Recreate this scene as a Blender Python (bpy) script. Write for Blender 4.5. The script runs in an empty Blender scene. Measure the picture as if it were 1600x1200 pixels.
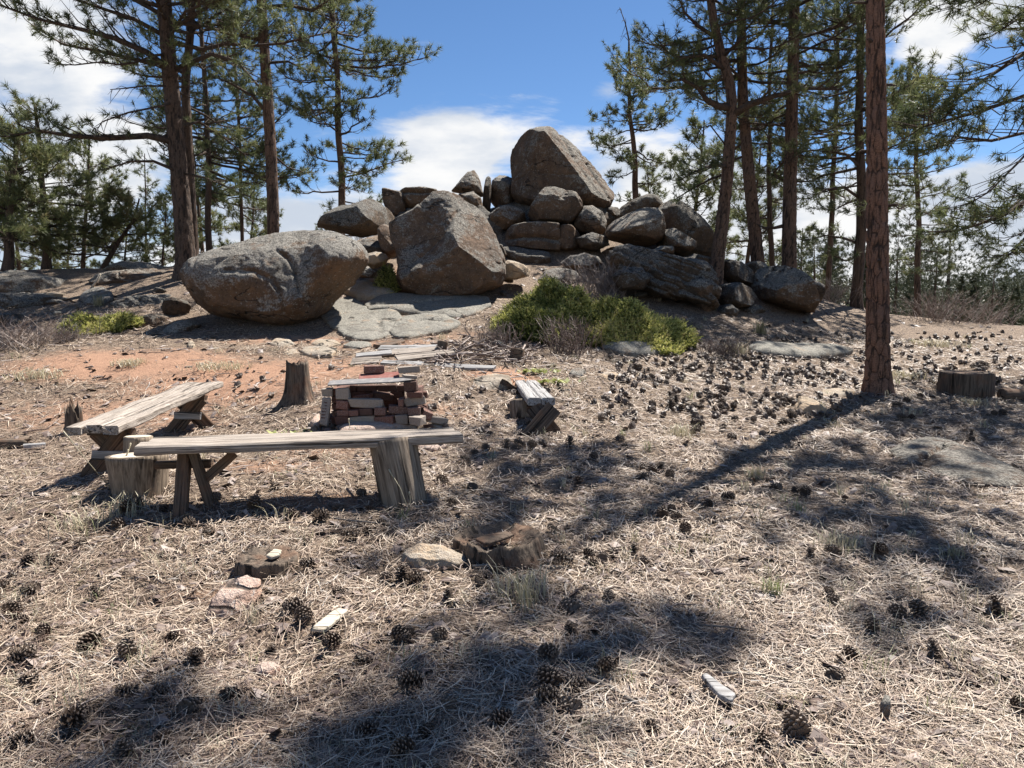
import bpy, bmesh, math, random
import numpy as np
from mathutils import Vector, Matrix, Euler
SC = bpy.context.scene
COL = SC.collection
rad = math.radians

# ------------------------------------------------------------------ camera, sky, sun, exposure
F = 1150.0                       # focal length in pixels of the 1600 wide photograph
PITCH = rad(5.5)
EYE = 1.45
cd = bpy.data.cameras.new('camera'); cam = bpy.data.objects.new('camera', cd); COL.objects.link(cam)
cam.location = (0, 0, EYE); cam.rotation_euler = (rad(90) - PITCH, 0, 0)
cd.sensor_width = 36; cd.lens = 36 * F / 1600; cd.clip_start = .05; cd.clip_end = 6000
SC.camera = cam
SUN_AZ, SUN_EL = rad(36.5), rad(57)          # azimuth clockwise from +Y (the view direction)
sd = bpy.data.lights.new('sun', 'SUN'); sun = bpy.data.objects.new('sun', sd); COL.objects.link(sun)
sd.energy = 5.0; sd.angle = rad(.53); sd.color = (1, .95, .88)
sdir = Vector((math.sin(SUN_AZ) * math.cos(SUN_EL), math.cos(SUN_AZ) * math.cos(SUN_EL), math.sin(SUN_EL)))
sun.rotation_euler = sdir.to_track_quat('Z', 'Y').to_euler(); sun.location = (20, 25, 40)
SC.view_settings.view_transform = 'Standard'; SC.view_settings.look = 'None'
SC.view_settings.exposure = 1.2; SC.view_settings.gamma = 1.0
try: SC.view_settings.use_curve_mapping = False
except Exception: pass
SC.cycles.max_bounces = 5; SC.cycles.diffuse_bounces = 3; SC.cycles.transparent_max_bounces = 6
SC.cycles.use_denoising = True

class NT:                                   # small helper for writing node trees
    def __init__(s, tree): s.t = tree; s.n = tree.nodes; s.l = tree.links
    def new(s, typ, **kw):
        n = s.n.new(typ)
        for k, v in kw.items(): setattr(n, k, v)
        return n
    def inp(s, sock, v):
        if v is None: return
        if hasattr(v, 'is_output'): s.l.new(v, sock)
        elif isinstance(v, (tuple, list)) and len(v) == 3 and sock.type == 'RGBA': sock.default_value = (*v, 1)
        else: sock.default_value = v
    def m(s, op, a, b=None, c=None, clamp=False):
        n = s.new('ShaderNodeMath', operation=op, use_clamp=clamp)
        for i, v in enumerate((a, b, c)): s.inp(n.inputs[i], v)
        return n.outputs[0]
    def mix(s, f, a, b):
        n = s.new('ShaderNodeMix', data_type='RGBA'); s.inp(n.inputs[0], f); s.inp(n.inputs[6], a); s.inp(n.inputs[7], b)
        return n.outputs[2]
    def ramp(s, f, stops, interp='LINEAR'):
        n = s.new('ShaderNodeValToRGB'); s.inp(n.inputs[0], f); e = n.color_ramp.elements; n.color_ramp.interpolation = interp
        while len(e) < len(stops): e.new(.5)
        for k, (p, c) in zip(e, stops): k.position = p; k.color = (*c, 1) if not isinstance(c, (int, float)) else (c, c, c, 1)
        return n.outputs[0]
    def noise(s, vec, scale, detail=4, rough=.55, dist=0):
        n = s.new('ShaderNodeTexNoise'); s.inp(n.inputs['Vector'], vec); n.inputs['Scale'].default_value = scale
        n.inputs['Detail'].default_value = detail; n.inputs['Roughness'].default_value = rough; n.inputs['Distortion'].default_value = dist
        return n.outputs[0]
    def voro(s, vec, scale, feature='F1', rnd=1):
        n = s.new('ShaderNodeTexVoronoi', feature=feature); s.inp(n.inputs['Vector'], vec); n.inputs['Scale'].default_value = scale
        n.inputs['Randomness'].default_value = rnd
        return n.outputs['Distance']
    def mapv(s, vec, scale=(1, 1, 1), rot=(0, 0, 0), loc=(0, 0, 0)):
        n = s.new('ShaderNodeMapping'); s.inp(n.inputs[0], vec); n.inputs[1].default_value = loc; n.inputs[2].default_value = rot; n.inputs[3].default_value = scale
        return n.outputs[0]
    def sstep(s, x, a, b):
        n = s.new('ShaderNodeMapRange', interpolation_type='SMOOTHSTEP'); s.inp(n.inputs[0], x)
        n.inputs[1].default_value = a; n.inputs[2].default_value = b
        return n.outputs[0]

W = bpy.data.worlds.new('World'); SC.world = W; W.use_nodes = True
N = NT(W.node_tree); N.n.clear()
sky = N.new('ShaderNodeTexSky', sky_type='NISHITA'); sky.sun_disc = False
sky.sun_elevation = SUN_EL; sky.sun_rotation = SUN_AZ; sky.altitude = 2500; sky.air_density = 1.0; sky.dust_density = .4; sky.ozone_density = 3.0
hsv = N.new('ShaderNodeHueSaturation'); hsv.inputs['Saturation'].default_value = 1.12; hsv.inputs['Value'].default_value = 1.0
N.l.new(sky.outputs[0], hsv.inputs['Color'])
bg1 = N.new('ShaderNodeBackground'); N.l.new(hsv.outputs[0], bg1.inputs[0]); bg1.inputs[1].default_value = .06
tc = N.new('ShaderNodeTexCoord').outputs['Generated']
sx = N.new('ShaderNodeSeparateXYZ'); N.l.new(tc, sx.inputs[0]); X, Y, Z = sx.outputs
ay = N.m('MAXIMUM', N.m('ABSOLUTE', Y), .12)
u = N.m('DIVIDE', X, ay); v = N.m('DIVIDE', Z, ay)      # u sideways, v height, both as tangents
cmb = N.new('ShaderNodeCombineXYZ'); N.inp(cmb.inputs[0], u); N.inp(cmb.inputs[1], N.m('MULTIPLY', v, 2.1)); N.inp(cmb.inputs[2], Y)
n1 = N.noise(cmb.outputs[0], 3.1, 8, .58, .35)
n2 = N.noise(N.mapv(cmb.outputs[0], (1.0, 1.6, 1), loc=(3.7, 1.2, .4)), 6.5, 9, .6, .5)
def blob(cu, cv, ru, rv, w):
    a = N.m('DIVIDE', N.m('SUBTRACT', u, cu), ru); b = N.m('DIVIDE', N.m('SUBTRACT', v, cv), rv)
    d = N.m('ADD', N.m('MULTIPLY', a, a), N.m('MULTIPLY', b, b))
    return N.m('MULTIPLY', N.m('EXPONENT', N.m('MULTIPLY', d, -1)), w)
dens = None
for bb in ((.04, .235, .30, .05, .42), (-.085, .205, .055, .045, .95), (.25, .175, .17, .07, .5), (-.27, .12, .14, .05, .7),
           (-.62, .34, .17, .13, .72), (-.50, .20, .18, .05, .55), (-.66, .12, .2, .06, .55), (.60, .42, .15, .055, 1.05), (.72, .46, .1, .06, .8),
           (.55, .345, .05, .035, .62), (.66, .15, .3, .07, .8), (.42, .10, .34, .06, .7), (0, .06, 1.4, .07, .5), (-.14, .345, .09, .02, .36), (.13, .29, .03, .015, .3)):
    k = blob(*bb); dens = k if dens is None else N.m('ADD', dens, k)
dens = N.m('MINIMUM', dens, .95)
far = N.m('MULTIPLY', N.sstep(N.noise(cmb.outputs[0], 1.1, 3), .5, .68), N.sstep(N.m('ABSOLUTE', u), .9, 1.4))   # the same broken cloud round the rest of the sky
dens = N.m('ADD', dens, N.m('MULTIPLY', far, .6))
tot = N.m('ADD', dens, N.m('MULTIPLY', N.m('SUBTRACT', N.m('ADD', N.m('MULTIPLY', n1, .6), N.m('MULTIPLY', n2, .4)), .5), 2.3))
mask = N.m('MULTIPLY', N.sstep(tot, .30, .68), N.sstep(Z, -.02, .03))
shade = N.sstep(N.noise(N.mapv(cmb.outputs[0], (1, 1.3, 1), loc=(.3, .22, 0)), 4.3, 6, .55), .36, .62)
ccol = N.mix(shade, (.62, .69, .80), (1.0, 1.0, 1.0))
bg2 = N.new('ShaderNodeBackground'); N.l.new(ccol, bg2.inputs[0]); bg2.inputs[1].default_value = .43
ms = N.new('ShaderNodeMixShader'); N.l.new(mask, ms.inputs[0]); N.l.new(bg1.outputs[0], ms.inputs[1]); N.l.new(bg2.outputs[0], ms.inputs[2])
wo = N.new('ShaderNodeOutputWorld'); N.l.new(ms.outputs[0], wo.inputs[0])

# ------------------------------------------------------------------ mesh, noise and naming helpers
rs = np.random.RandomState(3)
_LAT = rs.rand(64, 64, 64).astype(np.float32)
def vnoise(P):                                # value noise in [0,1], P (n,3)
    P = np.asarray(P, float); i = np.floor(P).astype(int); f = P - i; f = f * f * f * (f * (f * 6 - 15) + 10)
    i0 = i & 63; i1 = (i + 1) & 63
    def g(a, b, c): return _LAT[a, b, c]
    x0, y0, z0 = i0.T; x1, y1, z1 = i1.T; fx, fy, fz = f.T
    c00 = g(x0, y0, z0) * (1 - fx) + g(x1, y0, z0) * fx; c10 = g(x0, y1, z0) * (1 - fx) + g(x1, y1, z0) * fx
    c01 = g(x0, y0, z1) * (1 - fx) + g(x1, y0, z1) * fx; c11 = g(x0, y1, z1) * (1 - fx) + g(x1, y1, z1) * fx
    return (c00 * (1 - fy) + c10 * fy) * (1 - fz) + (c01 * (1 - fy) + c11 * fy) * fz
def fbm(P, oct=4, gain=.5):
    P = np.asarray(P, float); s = 0; a = 1; t = 0
    for k in range(oct): s = s + a * (vnoise(P * 2 ** k + 17.3 * k) - .5); t += a; a *= gain
    return s / t
def norm(v): return v / np.maximum(np.linalg.norm(v, axis=-1, keepdims=True), 1e-9)
def sstep(x, a, b): t = np.clip((x - a) / (b - a), 0, 1); return t * t * (3 - 2 * t)

def mesh_from(name, V, Q=None, T=None, tint=None, smooth=True):
    V = np.asarray(V, np.float32).reshape(-1, 3)
    Q = np.zeros((0, 4), int) if Q is None else np.asarray(Q, int).reshape(-1, 4); T = np.zeros((0, 3), int) if T is None else np.asarray(T, int).reshape(-1, 3)
    me = bpy.data.meshes.new(name); me.vertices.add(len(V)); me.vertices.foreach_set('co', V.ravel())
    li = np.concatenate([Q.ravel(), T.ravel()]).astype(np.int32)
    me.loops.add(len(li)); me.loops.foreach_set('vertex_index', li)
    st = np.concatenate([np.arange(len(Q)) * 4, len(Q) * 4 + np.arange(len(T)) * 3]).astype(np.int32)
    me.polygons.add(len(st)); me.polygons.foreach_set('loop_start', st)
    me.polygons.foreach_set('use_smooth', np.full(len(st), bool(smooth)))
    if tint is not None:
        a = me.attributes.new('tint', 'FLOAT', 'POINT'); a.data.foreach_set('value', np.asarray(tint, np.float32))
    me.update(calc_edges=True)
    return me
class MB:
    def __init__(s): s.v = []; s.q = []; s.t = []; s.a = []; s.n = 0
    def add(s, V, Q=None, T=None, a=.5):
        V = np.asarray(V, float).reshape(-1, 3)
        if Q is not None and len(Q): s.q.append(np.asarray(Q, int) + s.n)
        if T is not None and len(T): s.t.append(np.asarray(T, int) + s.n)
        s.v.append(V); s.a.append(np.full(len(V), a) if np.isscalar(a) else np.asarray(a)); s.n += len(V)
    def mesh(s, name, smooth=True):
        return mesh_from(name, np.concatenate(s.v), np.concatenate(s.q) if s.q else None, np.concatenate(s.t) if s.t else None, np.concatenate(s.a), smooth)
def link(name, me, mat=None, parent=None, loc=(0, 0, 0), rot=(0, 0, 0)):
    o = bpy.data.objects.new(name, me); COL.objects.link(o); o.location = loc; o.rotation_euler = rot
    if mat is not None and me is not None and not me.materials: me.materials.append(mat)
    if parent is not None: o.parent = parent
    return o
def tag(o, label=None, cat=None, group=None, kind=None):
    for k, v in (('label', label), ('category', cat), ('group', group), ('kind', kind)):
        if v: o[k] = v
    return o
def thing(name, label, cat, loc=(0, 0, 0), rot=(0, 0, 0), group=None):
    o = bpy.data.objects.new(name, None); COL.objects.link(o); o.location = loc; o.rotation_euler = rot; o.empty_display_size = .1
    return tag(o, label, cat, group)
def dup(root, loc, rz=0, s=1, label=None, group=None):
    r = root.copy(); COL.objects.link(r); r.location = loc; r.rotation_euler = (0, 0, rz); r.scale = (s, s, s)
    if label: r['label'] = label
    if group: r['group'] = group
    for ch in root.children:
        c = ch.copy(); COL.objects.link(c); c.parent = r
        for g in ch.children:
            d = g.copy(); COL.objects.link(d); d.parent = c
    return r
def tube(P, r, s=6, cap=True):
    P = np.asarray(P, float); n = len(P); r = np.full(n, r) if np.isscalar(r) else np.asarray(r, float)
    T = norm(np.gradient(P, axis=0)); ref = np.array([1., .1, 0]) if abs(norm(P[-1] - P[0])[2]) > .75 else np.array([0, .1, 1.])
    U = norm(np.cross(T, ref)); Wv = np.cross(T, U); an = np.arange(s) * 2 * np.pi / s
    V = P[:, None] + r[:, None, None] * (np.cos(an)[None, :, None] * U[:, None] + np.sin(an)[None, :, None] * Wv[:, None])
    i = np.arange(n - 1)[:, None] * s; j = np.arange(s)[None]; jn = (j + 1) % s
    Q = np.stack([i + j, i + jn, i + s + jn, i + s + j], -1).reshape(-1, 4); V = V.reshape(-1, 3); T3 = None
    if cap:
        V = np.concatenate([V, P[:1], P[-1:]]); k = np.arange(s); kn = (k + 1) % s; b = (n - 1) * s
        T3 = np.concatenate([np.stack([kn, k, np.full(s, n * s)], -1), np.stack([b + k, b + kn, np.full(s, n * s + 1)], -1)])
    return V, Q, T3

# ------------------------------------------------------------------ materials
def material(name):
    m = bpy.data.materials.new(name); m.use_nodes = True; n = NT(m.node_tree)
    p = n.n['Principled BSDF']; p.inputs['Specular IOR Level'].default_value = .25; p.inputs['Roughness'].default_value = .9
    return m, n, p
def ocoord(n): return n.new('ShaderNodeTexCoord').outputs['Object']
def orand(n): return n.new('ShaderNodeObjectInfo').outputs['Random']
def attr(n, name='tint'):
    a = n.new('ShaderNodeAttribute'); a.attribute_name = name; return a.outputs['Fac']
def bump(n, p, h, dist, strength=1):
    b = n.new('ShaderNodeBump'); b.inputs['Strength'].default_value = strength; b.inputs['Distance'].default_value = dist
    n.inp(b.inputs['Height'], h); n.l.new(b.outputs[0], p.inputs['Normal'])
def rock_mat(name, brown, grey, lichen=.5, spec=.5, rel=.085):
    m, n, p = material(name)
    o = n.mapv(ocoord(n)); r = orand(n); off = n.new('ShaderNodeVectorMath', operation='ADD'); n.inp(off.inputs[0], o)
    cx = n.new('ShaderNodeCombineXYZ'); n.inp(cx.inputs[0], n.m('MULTIPLY', r, 37)); n.inp(cx.inputs[1], n.m('MULTIPLY', r, 11)); n.l.new(cx.outputs[0], off.inputs[1]); o = off.outputs[0]
    big = n.noise(o, 1.3, 5, .6); mid = n.noise(o, 6, 5, .65); fine = n.noise(o, 38, 4, .7); gr = n.noise(o, 110, 2, .7)
    g = n.new('ShaderNodeNewGeometry'); sn = n.new('ShaderNodeSeparateXYZ'); n.l.new(g.outputs['Normal'], sn.inputs[0])
    # crustose lichen covers the weather side: more of it on faces that look up
    lm = n.m('ADD', n.m('MULTIPLY', sn.outputs[2], .42), n.m('ADD', n.m('MULTIPLY', n.m('SUBTRACT', big, .5), 1.5), n.m('ADD', n.m('MULTIPLY', n.m('SUBTRACT', mid, .5), 1.1), n.m('MULTIPLY', n.m('SUBTRACT', fine, .5), .7))))
    lm = n.sstep(lm, .28 - lichen * .6, .55 - lichen * .6)
    b2 = n.mix(n.sstep(fine, .38, .6), tuple(c * (.85 - .4 * spec) for c in brown), brown); b2 = n.mix(n.sstep(mid, .35, .7), b2, tuple(c * k for c, k in zip(brown, (1.25, 1.1, .95))))
    b2 = n.mix(n.sstep(n.noise(n.mapv(o, (1, 1, .35)), 3.5, 4), .52, .72), b2, tuple(c * k for c, k in zip(brown, (.62, .55, .5))))
    g2 = n.mix(n.sstep(fine, .40, .60), tuple(c * (.87 - .75 * spec) for c in grey), tuple(c * (1.1 + .4 * spec) for c in grey))
    col = n.mix(lm, b2, g2)
    dk = n.m('MULTIPLY', n.sstep(n.noise(o, 17, 5, .75), .55, .64), n.sstep(n.noise(o, 2.2, 3), .38, .6))
    col = n.mix(n.m('MULTIPLY', dk, spec + .25), col, (.045, .042, .038))
    stain = n.noise(n.mapv(o, (1.6, 1.6, .5), loc=(4, 2, 1)), 1.4, 4, .6, .8); col = n.mix(n.m('MULTIPLY', n.sstep(stain, .52, .66), .45), col, (.07, .06, .05)); col = n.mix(n.m('MULTIPLY', n.sstep(n.noise(n.mapv(o, (1, 1, 1), loc=(8, 3, 5)), 3.2, 4, .65), .56, .68), .4), col, (brown[0] * 1.5, brown[1] * 1.25, brown[2]))
    jn = n.m('ABSOLUTE', n.m('SUBTRACT', n.noise(n.mapv(o, (.55, .55, 1.5), (.3, .2, .4)), 1.5, 3, .5), .5)); jf = n.m('MULTIPLY', n.sstep(jn, .010, .002), n.sstep(n.noise(n.mapv(o, loc=(1, 7, 2)), 1.1, 2), .48, .58)); col = n.mix(n.m('MULTIPLY', jf, .85), col, (.03, .026, .022))
    col = n.mix(n.m('MULTIPLY', n.sstep(n.noise(o, 26, 3, .6), .60, .68), .5), col, tuple(min(.5, c * 1.6) for c in grey))
    col = n.mix(n.m('MULTIPLY', n.sstep(gr, .5, .75), .1 + .6 * spec), col, (.05, .045, .04))
    n.l.new(col, p.inputs['Base Color'])
    h = n.m('SUBTRACT', n.m('ADD', n.m('MULTIPLY', fine, .7), n.m('ADD', n.m('MULTIPLY', mid, .9), n.m('MULTIPLY', gr, .3))), n.m('MULTIPLY', jf, .8))
    bump(n, p, h, rel, 1)
    return m
M_ROCK = rock_mat('granite_grey', (.20, .135, .09), (.33, .305, .265), .5, .5)
M_BROWN = rock_mat('granite_brown', (.20, .14, .10), (.30, .275, .235), .33, .6)
M_DARK = rock_mat('granite_dark', (.15, .112, .08), (.225, .21, .185), .45, .7)  # darker granite with heavier dark specks
M_SLAB = rock_mat('granite_slab', (.23, .185, .14), (.255, .24, .205), .6, .3, .03)
M_PINK = rock_mat('sandstone_pink', (.46, .32, .25), (.46, .35, .29), .6, .0, .03)
M_TAN = rock_mat('sandstone_tan', (.42, .34, .25), (.40, .34, .27), .2, .05, .04)

def wood_mat(name, light, dark, axis='X', gap=.5, red=0):
    m, n, p = material(name); o = ocoord(n); r = orand(n)
    off = n.new('ShaderNodeVectorMath', operation='ADD'); n.inp(off.inputs[0], o); cx = n.new('ShaderNodeCombineXYZ')
    for i in range(3): n.inp(cx.inputs[i], n.m('MULTIPLY', r, 7.3 + 5 * i))
    n.l.new(cx.outputs[0], off.inputs[1])
    sc = {'X': (.9, 46, 46), 'Z': (24, 24, 1.4), 'Y': (28, 1.2, 28)}[axis]
    g1 = n.noise(n.mapv(off.outputs[0], sc), 1.6, 6, .65, .6); g2 = n.noise(n.mapv(off.outputs[0], tuple(a * 3.2 for a in sc)), 1.5, 3, .6)
    st = n.noise(off.outputs[0], 4, 4, .6)
    col = n.mix(n.sstep(g1, .34, .62), dark, light); col = n.mix(n.m('MULTIPLY', n.sstep(g2, .5, .68), .55), col, tuple(c * .45 for c in dark))
    col = n.mix(n.m('MULTIPLY', n.sstep(st, .5, .72), .5), col, tuple(c * .6 for c in light))
    if red: col = n.mix(n.m('MULTIPLY', n.sstep(n.noise(off.outputs[0], 6, 4), .45, .65), red), col, (.26, .12, .06))
    crack = n.sstep(n.noise(n.mapv(off.outputs[0], tuple(a * .62 for a in sc), loc=(3, 3, 3)), 1.2, 4, .55), .59, .64)
    col = n.mix(n.m('MULTIPLY', crack, .85), col, (.02, .016, .012))
    n.l.new(col, p.inputs['Base Color'])
    bump(n, p, n.m('SUBTRACT', n.m('ADD', n.m('MULTIPLY', g1, .6), n.m('MULTIPLY', g2, .3)), n.m('MULTIPLY', crack, 1.2)), .012, .9)
    return m
M_WOOD = wood_mat('weathered_plank', (.43, .375, .32), (.145, .115, .092), 'X')
M_WOODG = wood_mat('grey_plank', (.42, .41, .40), (.2, .19, .18), 'X')
M_LEG = wood_mat('shade_dark_board', (.15, .11, .08), (.055, .04, .03), 'X', red=.3)  # leg wood darkened, the shade under the seats put into its colour
M_LOGW = wood_mat('peeled_log', (.31, .245, .18), (.095, .07, .05), 'Z')
M_LOGB = wood_mat('dark_rotten_wood', (.15, .115, .085), (.05, .038, .03), 'Z', red=.25)
M_PALE = wood_mat('pale_chip', (.62, .55, .44), (.45, .37, .28), 'X')
M_TWIG = wood_mat('grey_twig', (.32, .28, .24), (.14, .115, .095), 'X')

def bark_mat(name, plate, furrow):
    m, n, p = material(name); o = ocoord(n); t = attr(n)
    v1 = n.noise(n.mapv(o, (15, 15, 2.4)), 1.0, 5, .6, .8); v2 = n.noise(n.mapv(o, (40, 40, 9)), 1.0, 4, .65, .4); fl = n.noise(n.mapv(o, (20, 20, 34)), 2.2, 4, .7); pt = n.noise(o, 2.2, 3)
    col = n.mix(n.sstep(fl, .3, .7), tuple(c * .6 for c in plate), tuple(c * 1.3 for c in plate)); col = n.mix(n.m('MULTIPLY', n.sstep(pt, .45, .7), .6), col, (plate[0] * .72, plate[1] * .85, plate[2] * 1.05))
    fu = n.sstep(n.m('ADD', n.m('MULTIPLY', v1, .75), n.m('MULTIPLY', v2, .25)), .49, .40); col = n.mix(n.m('MULTIPLY', fu, .8), col, furrow)
    col = n.mix(n.m('MULTIPLY', n.sstep(t, .55, .08), .9), col, furrow)
    n.l.new(col, p.inputs['Base Color']); bump(n, p, n.m('ADD', n.m('MULTIPLY', v1, 1.1), n.m('ADD', n.m('MULTIPLY', v2, .5), n.m('MULTIPLY', fl, .3))), .03, 1)
    return m
M_BARK = bark_mat('ponderosa_bark', (.21, .115, .076), (.030, .022, .018))
M_BARKM = bark_mat('backlit_pine_bark', (.15, .094, .066), (.026, .02, .017))  # bark darkened so the backlit look of these trunks sits in the colour
M_BARKD = bark_mat('dark_backlit_bark', (.11, .074, .054), (.022, .018, .015))  # darker still, the same backlit tone held in the bark colour
M_LIMB = bark_mat('limb_bark', (.085, .060, .045), (.03, .024, .02))

def leaf_mat(name, stops, trans=.22):
    m, n, p = material(name); t = attr(n); c = n.ramp(t, stops)
    n.l.new(c, p.inputs['Base Color']); p.inputs['Roughness'].default_value = .55; p.inputs['Specular IOR Level'].default_value = .35
    if trans:
        tr = n.new('ShaderNodeBsdfTranslucent'); n.l.new(c, tr.inputs[0]); mx = n.new('ShaderNodeMixShader'); mx.inputs[0].default_value = trans
        n.l.new(p.outputs[0], mx.inputs[1]); n.l.new(tr.outputs[0], mx.inputs[2]); n.l.new(mx.outputs[0], n.n['Material Output'].inputs[0])
    return m
M_NEEDLE = leaf_mat('pine_needles', [(0, (.05, .066, .034)), (.45, (.115, .138, .056)), (.8, (.205, .22, .095)), (1, (.25, .20, .10))], .36)
M_JUN = leaf_mat('juniper_sprays', [(0, (.045, .06, .02)), (.35, (.16, .18, .045)), (.62, (.42, .42, .12)), (.9, (.62, .58, .22)), (1, (.34, .26, .13))], .5)
M_FAR = leaf_mat('far_pine_foliage', [(0, (.035, .05, .03)), (.6, (.07, .088, .043)), (1, (.11, .12, .06))], .1)
M_LITTER = leaf_mat('dry_needles', [(0, (.05, .032, .024)), (.22, (.15, .097, .07)), (.5, (.33, .247, .182)), (.8, (.55, .45, .345)), (1, (.35, .32, .29))], 0)
M_GRASS = leaf_mat('dry_grass', [(0, (.20, .19, .10)), (.4, (.42, .37, .24)), (.75, (.55, .49, .36)), (1, (.22, .26, .10))], .25)
M_STEM = leaf_mat('bare_stems', [(0, (.09, .06, .05)), (.5, (.20, .15, .125)), (1, (.33, .27, .235))], 0)
M_CONE = leaf_mat('cone_scales', [(0, (.022, .015, .011)), (.5, (.075, .050, .036)), (.85, (.20, .145, .105)), (1, (.34, .28, .22))], 0)
_n = NT(M_CONE.node_tree); _p = _n.n['Principled BSDF']; _c = _p.inputs['Base Color'].links[0].from_socket; _r = orand(_n)
_n.l.new(_n.mix(_n.m('MULTIPLY', _r, .5), _c, _n.mix(_r, (.05, .03, .02), (.24, .19, .15))), _p.inputs['Base Color'])
M_FLEAF = leaf_mat('yellow_green_leaves', [(0, (.16, .19, .05)), (1, (.42, .43, .15))], .3)

def ground_mat():
    m, n, p = material('ground_soil'); o = ocoord(n); d = attr(n, 'tint')
    a = n.noise(o, 1.1, 5, .6); b = n.noise(o, 9, 5, .7); c = n.noise(o, 60, 4, .75); s = n.noise(n.mapv(o, (1, 1, 1), (0, 0, .6)), 34, 5, .7, 1.6)
    soil = n.mix(b, (.33, .175, .11), (.50, .31, .205))
    lit = n.mix(n.sstep(s, .42, .59), (.065, .044, .032), (.36, .27, .195)); lit = n.mix(n.m('MULTIPLY', n.sstep(b, .5, .7), .45), lit, (.27, .22, .17))
    dm = n.sstep(n.m('ADD', d, n.m('MULTIPLY', n.m('SUBTRACT', b, .5), .8)), .3, .72)
    col = n.mix(dm, lit, soil); col = n.mix(n.m('MULTIPLY', n.sstep(c, .6, .7), .55), col, (.07, .05, .037))
    n.l.new(col, p.inputs['Base Color'])
    bump(n, p, n.m('ADD', n.m('MULTIPLY', s, .8), n.m('ADD', n.m('MULTIPLY', c, .45), n.m('MULTIPLY', b, .8))), .035, 1)
    return m
M_GROUND = ground_mat()
def brick_mat(name, c1, c2, ash):
    m, n, p = material(name); o = ocoord(n); r = orand(n); a = n.noise(o, 14, 4, .65); b = n.noise(o, 60, 3, .7)
    col = n.mix(r, c1, c2); col = n.mix(n.m('MULTIPLY', n.sstep(a, .45, .65), ash), col, (.42, .37, .33)); col = n.mix(n.m('MULTIPLY', n.sstep(a, .42, .25), .7), col, (.05, .038, .034))
    n.l.new(col, p.inputs['Base Color']); bump(n, p, n.m('ADD', a, n.m('MULTIPLY', b, .5)), .008, .8)
    return m
M_BRICK = brick_mat('red_brick', (.20, .082, .055), (.14, .078, .06), .5)
M_SOOT_SHADE = brick_mat('soot_shade_brick', (.085, .048, .036), (.13, .06, .045), .15)  # soot, and also the pit's inner shade put into the brick colour
M_MORT = brick_mat('mortar_crusted_brick', (.26, .215, .18), (.33, .28, .225), .6)
M_RUST = brick_mat('rust_red_plate', (.20, .075, .06), (.20, .075, .06), .12)
M_STEEL = brick_mat('grey_steel_plate', (.17, .165, .165), (.17, .165, .165), .3)

# ------------------------------------------------------------------ terrain
CP, SP = math.cos(PITCH), math.sin(PITCH)
def ray(px, py):
    a = (px - 800) / F; b = (600 - py) / F
    return np.array([a, CP + b * SP, -SP + b * CP])
def at(px, py, d):                             # the point at distance d (metres ahead) seen at that spot of the photograph
    r = ray(px, py); return np.array([0, 0, EYE]) + r * (d / r[1])
CTRL = [(300, 810, 4.6), (640, 790, 4.75), (170, 765, 5.1), (0, 790, 4.9), (900, 800, 4.8), (1300, 800, 4.9), (1600, 800, 5.0),
        (310, 670, 7.6), (463, 635, 7.6), (575, 670, 6.8), (835, 680, 7.05), (110, 600, 9.2), (100, 540, 11), (155, 522, 12.2), (10, 512, 13), (-100, 600, 9.3),
        (100, 450, 16), (0, 425, 18), (290, 430, 16), (-150, 440, 17), (430, 512, 12.5), (330, 500, 13), (650, 522, 12.2), (650, 475, 14), (600, 430, 15.8),
        (690, 560, 9.7), (765, 600, 8.6), (920, 552, 10.7), (1100, 562, 11), (1180, 548, 11.6), (1372, 617, 9.5), (1250, 555, 11.9), (1500, 560, 12), (1250, 488, 16.3),
        (1400, 500, 17), (1560, 510, 16.8), (1700, 515, 17), (1530, 622, 9.5), (1650, 615, 9.6), (1480, 740, 6.1), (1100, 640, 8.1), (1000, 700, 6.5), (1150, 483, 15),
        (880, 415, 17.3), (1000, 455, 15.4), (880, 335, 20), (550, 385, 18.5), (700, 340, 20), (1100, 425, 17), (1030, 390, 18.5), (400, 560, 10.5), (470, 545, 10.9), (250, 560, 10.2)]
cpw = [at(*c) for c in CTRL] + [np.array(p, float) for p in (
    (-4, 2.2, 0), (0, 2.2, 0), (4, 2.2, .02), (0, 3.2, .03), (-2, 3.4, .04), (2, 3.4, .04), (-8, 2, 0), (8, 2, 0), (0, -5, -.2), (-12, -4, -.1), (12, -4, -.2), (0, 0, 0), (-14, 8, .5), (14, 9, .2), (-14, 20, 2.6), (14, 20, .9),
    (0, 24, 4.0), (-4, 24, 3.2), (5, 23, 3.2), (-10, 24, 2.4), (10, 24, 1.2))]
cpw = np.array(cpw); Cxy = cpw[:, :2]
def _phi(r2): return .5 * r2 * np.log(np.maximum(r2, 1e-9))
n_ = len(Cxy); Kt = _phi(((Cxy[:, None] - Cxy[None]) ** 2).sum(-1)) + np.eye(n_) * .15; Pm = np.c_[np.ones(n_), Cxy]
SOL = np.linalg.solve(np.block([[Kt, Pm], [Pm.T, np.zeros((3, 3))]]), np.r_[cpw[:, 2], 0, 0, 0])
def _tps(x, y):
    out = np.empty(len(x))
    for i in range(0, len(x), 40000):
        a = np.c_[x[i:i + 40000], y[i:i + 40000]]
        out[i:i + 40000] = _phi(((a[:, None] - Cxy[None]) ** 2).sum(-1)) @ SOL[:n_] + SOL[n_] + a @ SOL[n_ + 1:]
    return out
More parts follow.
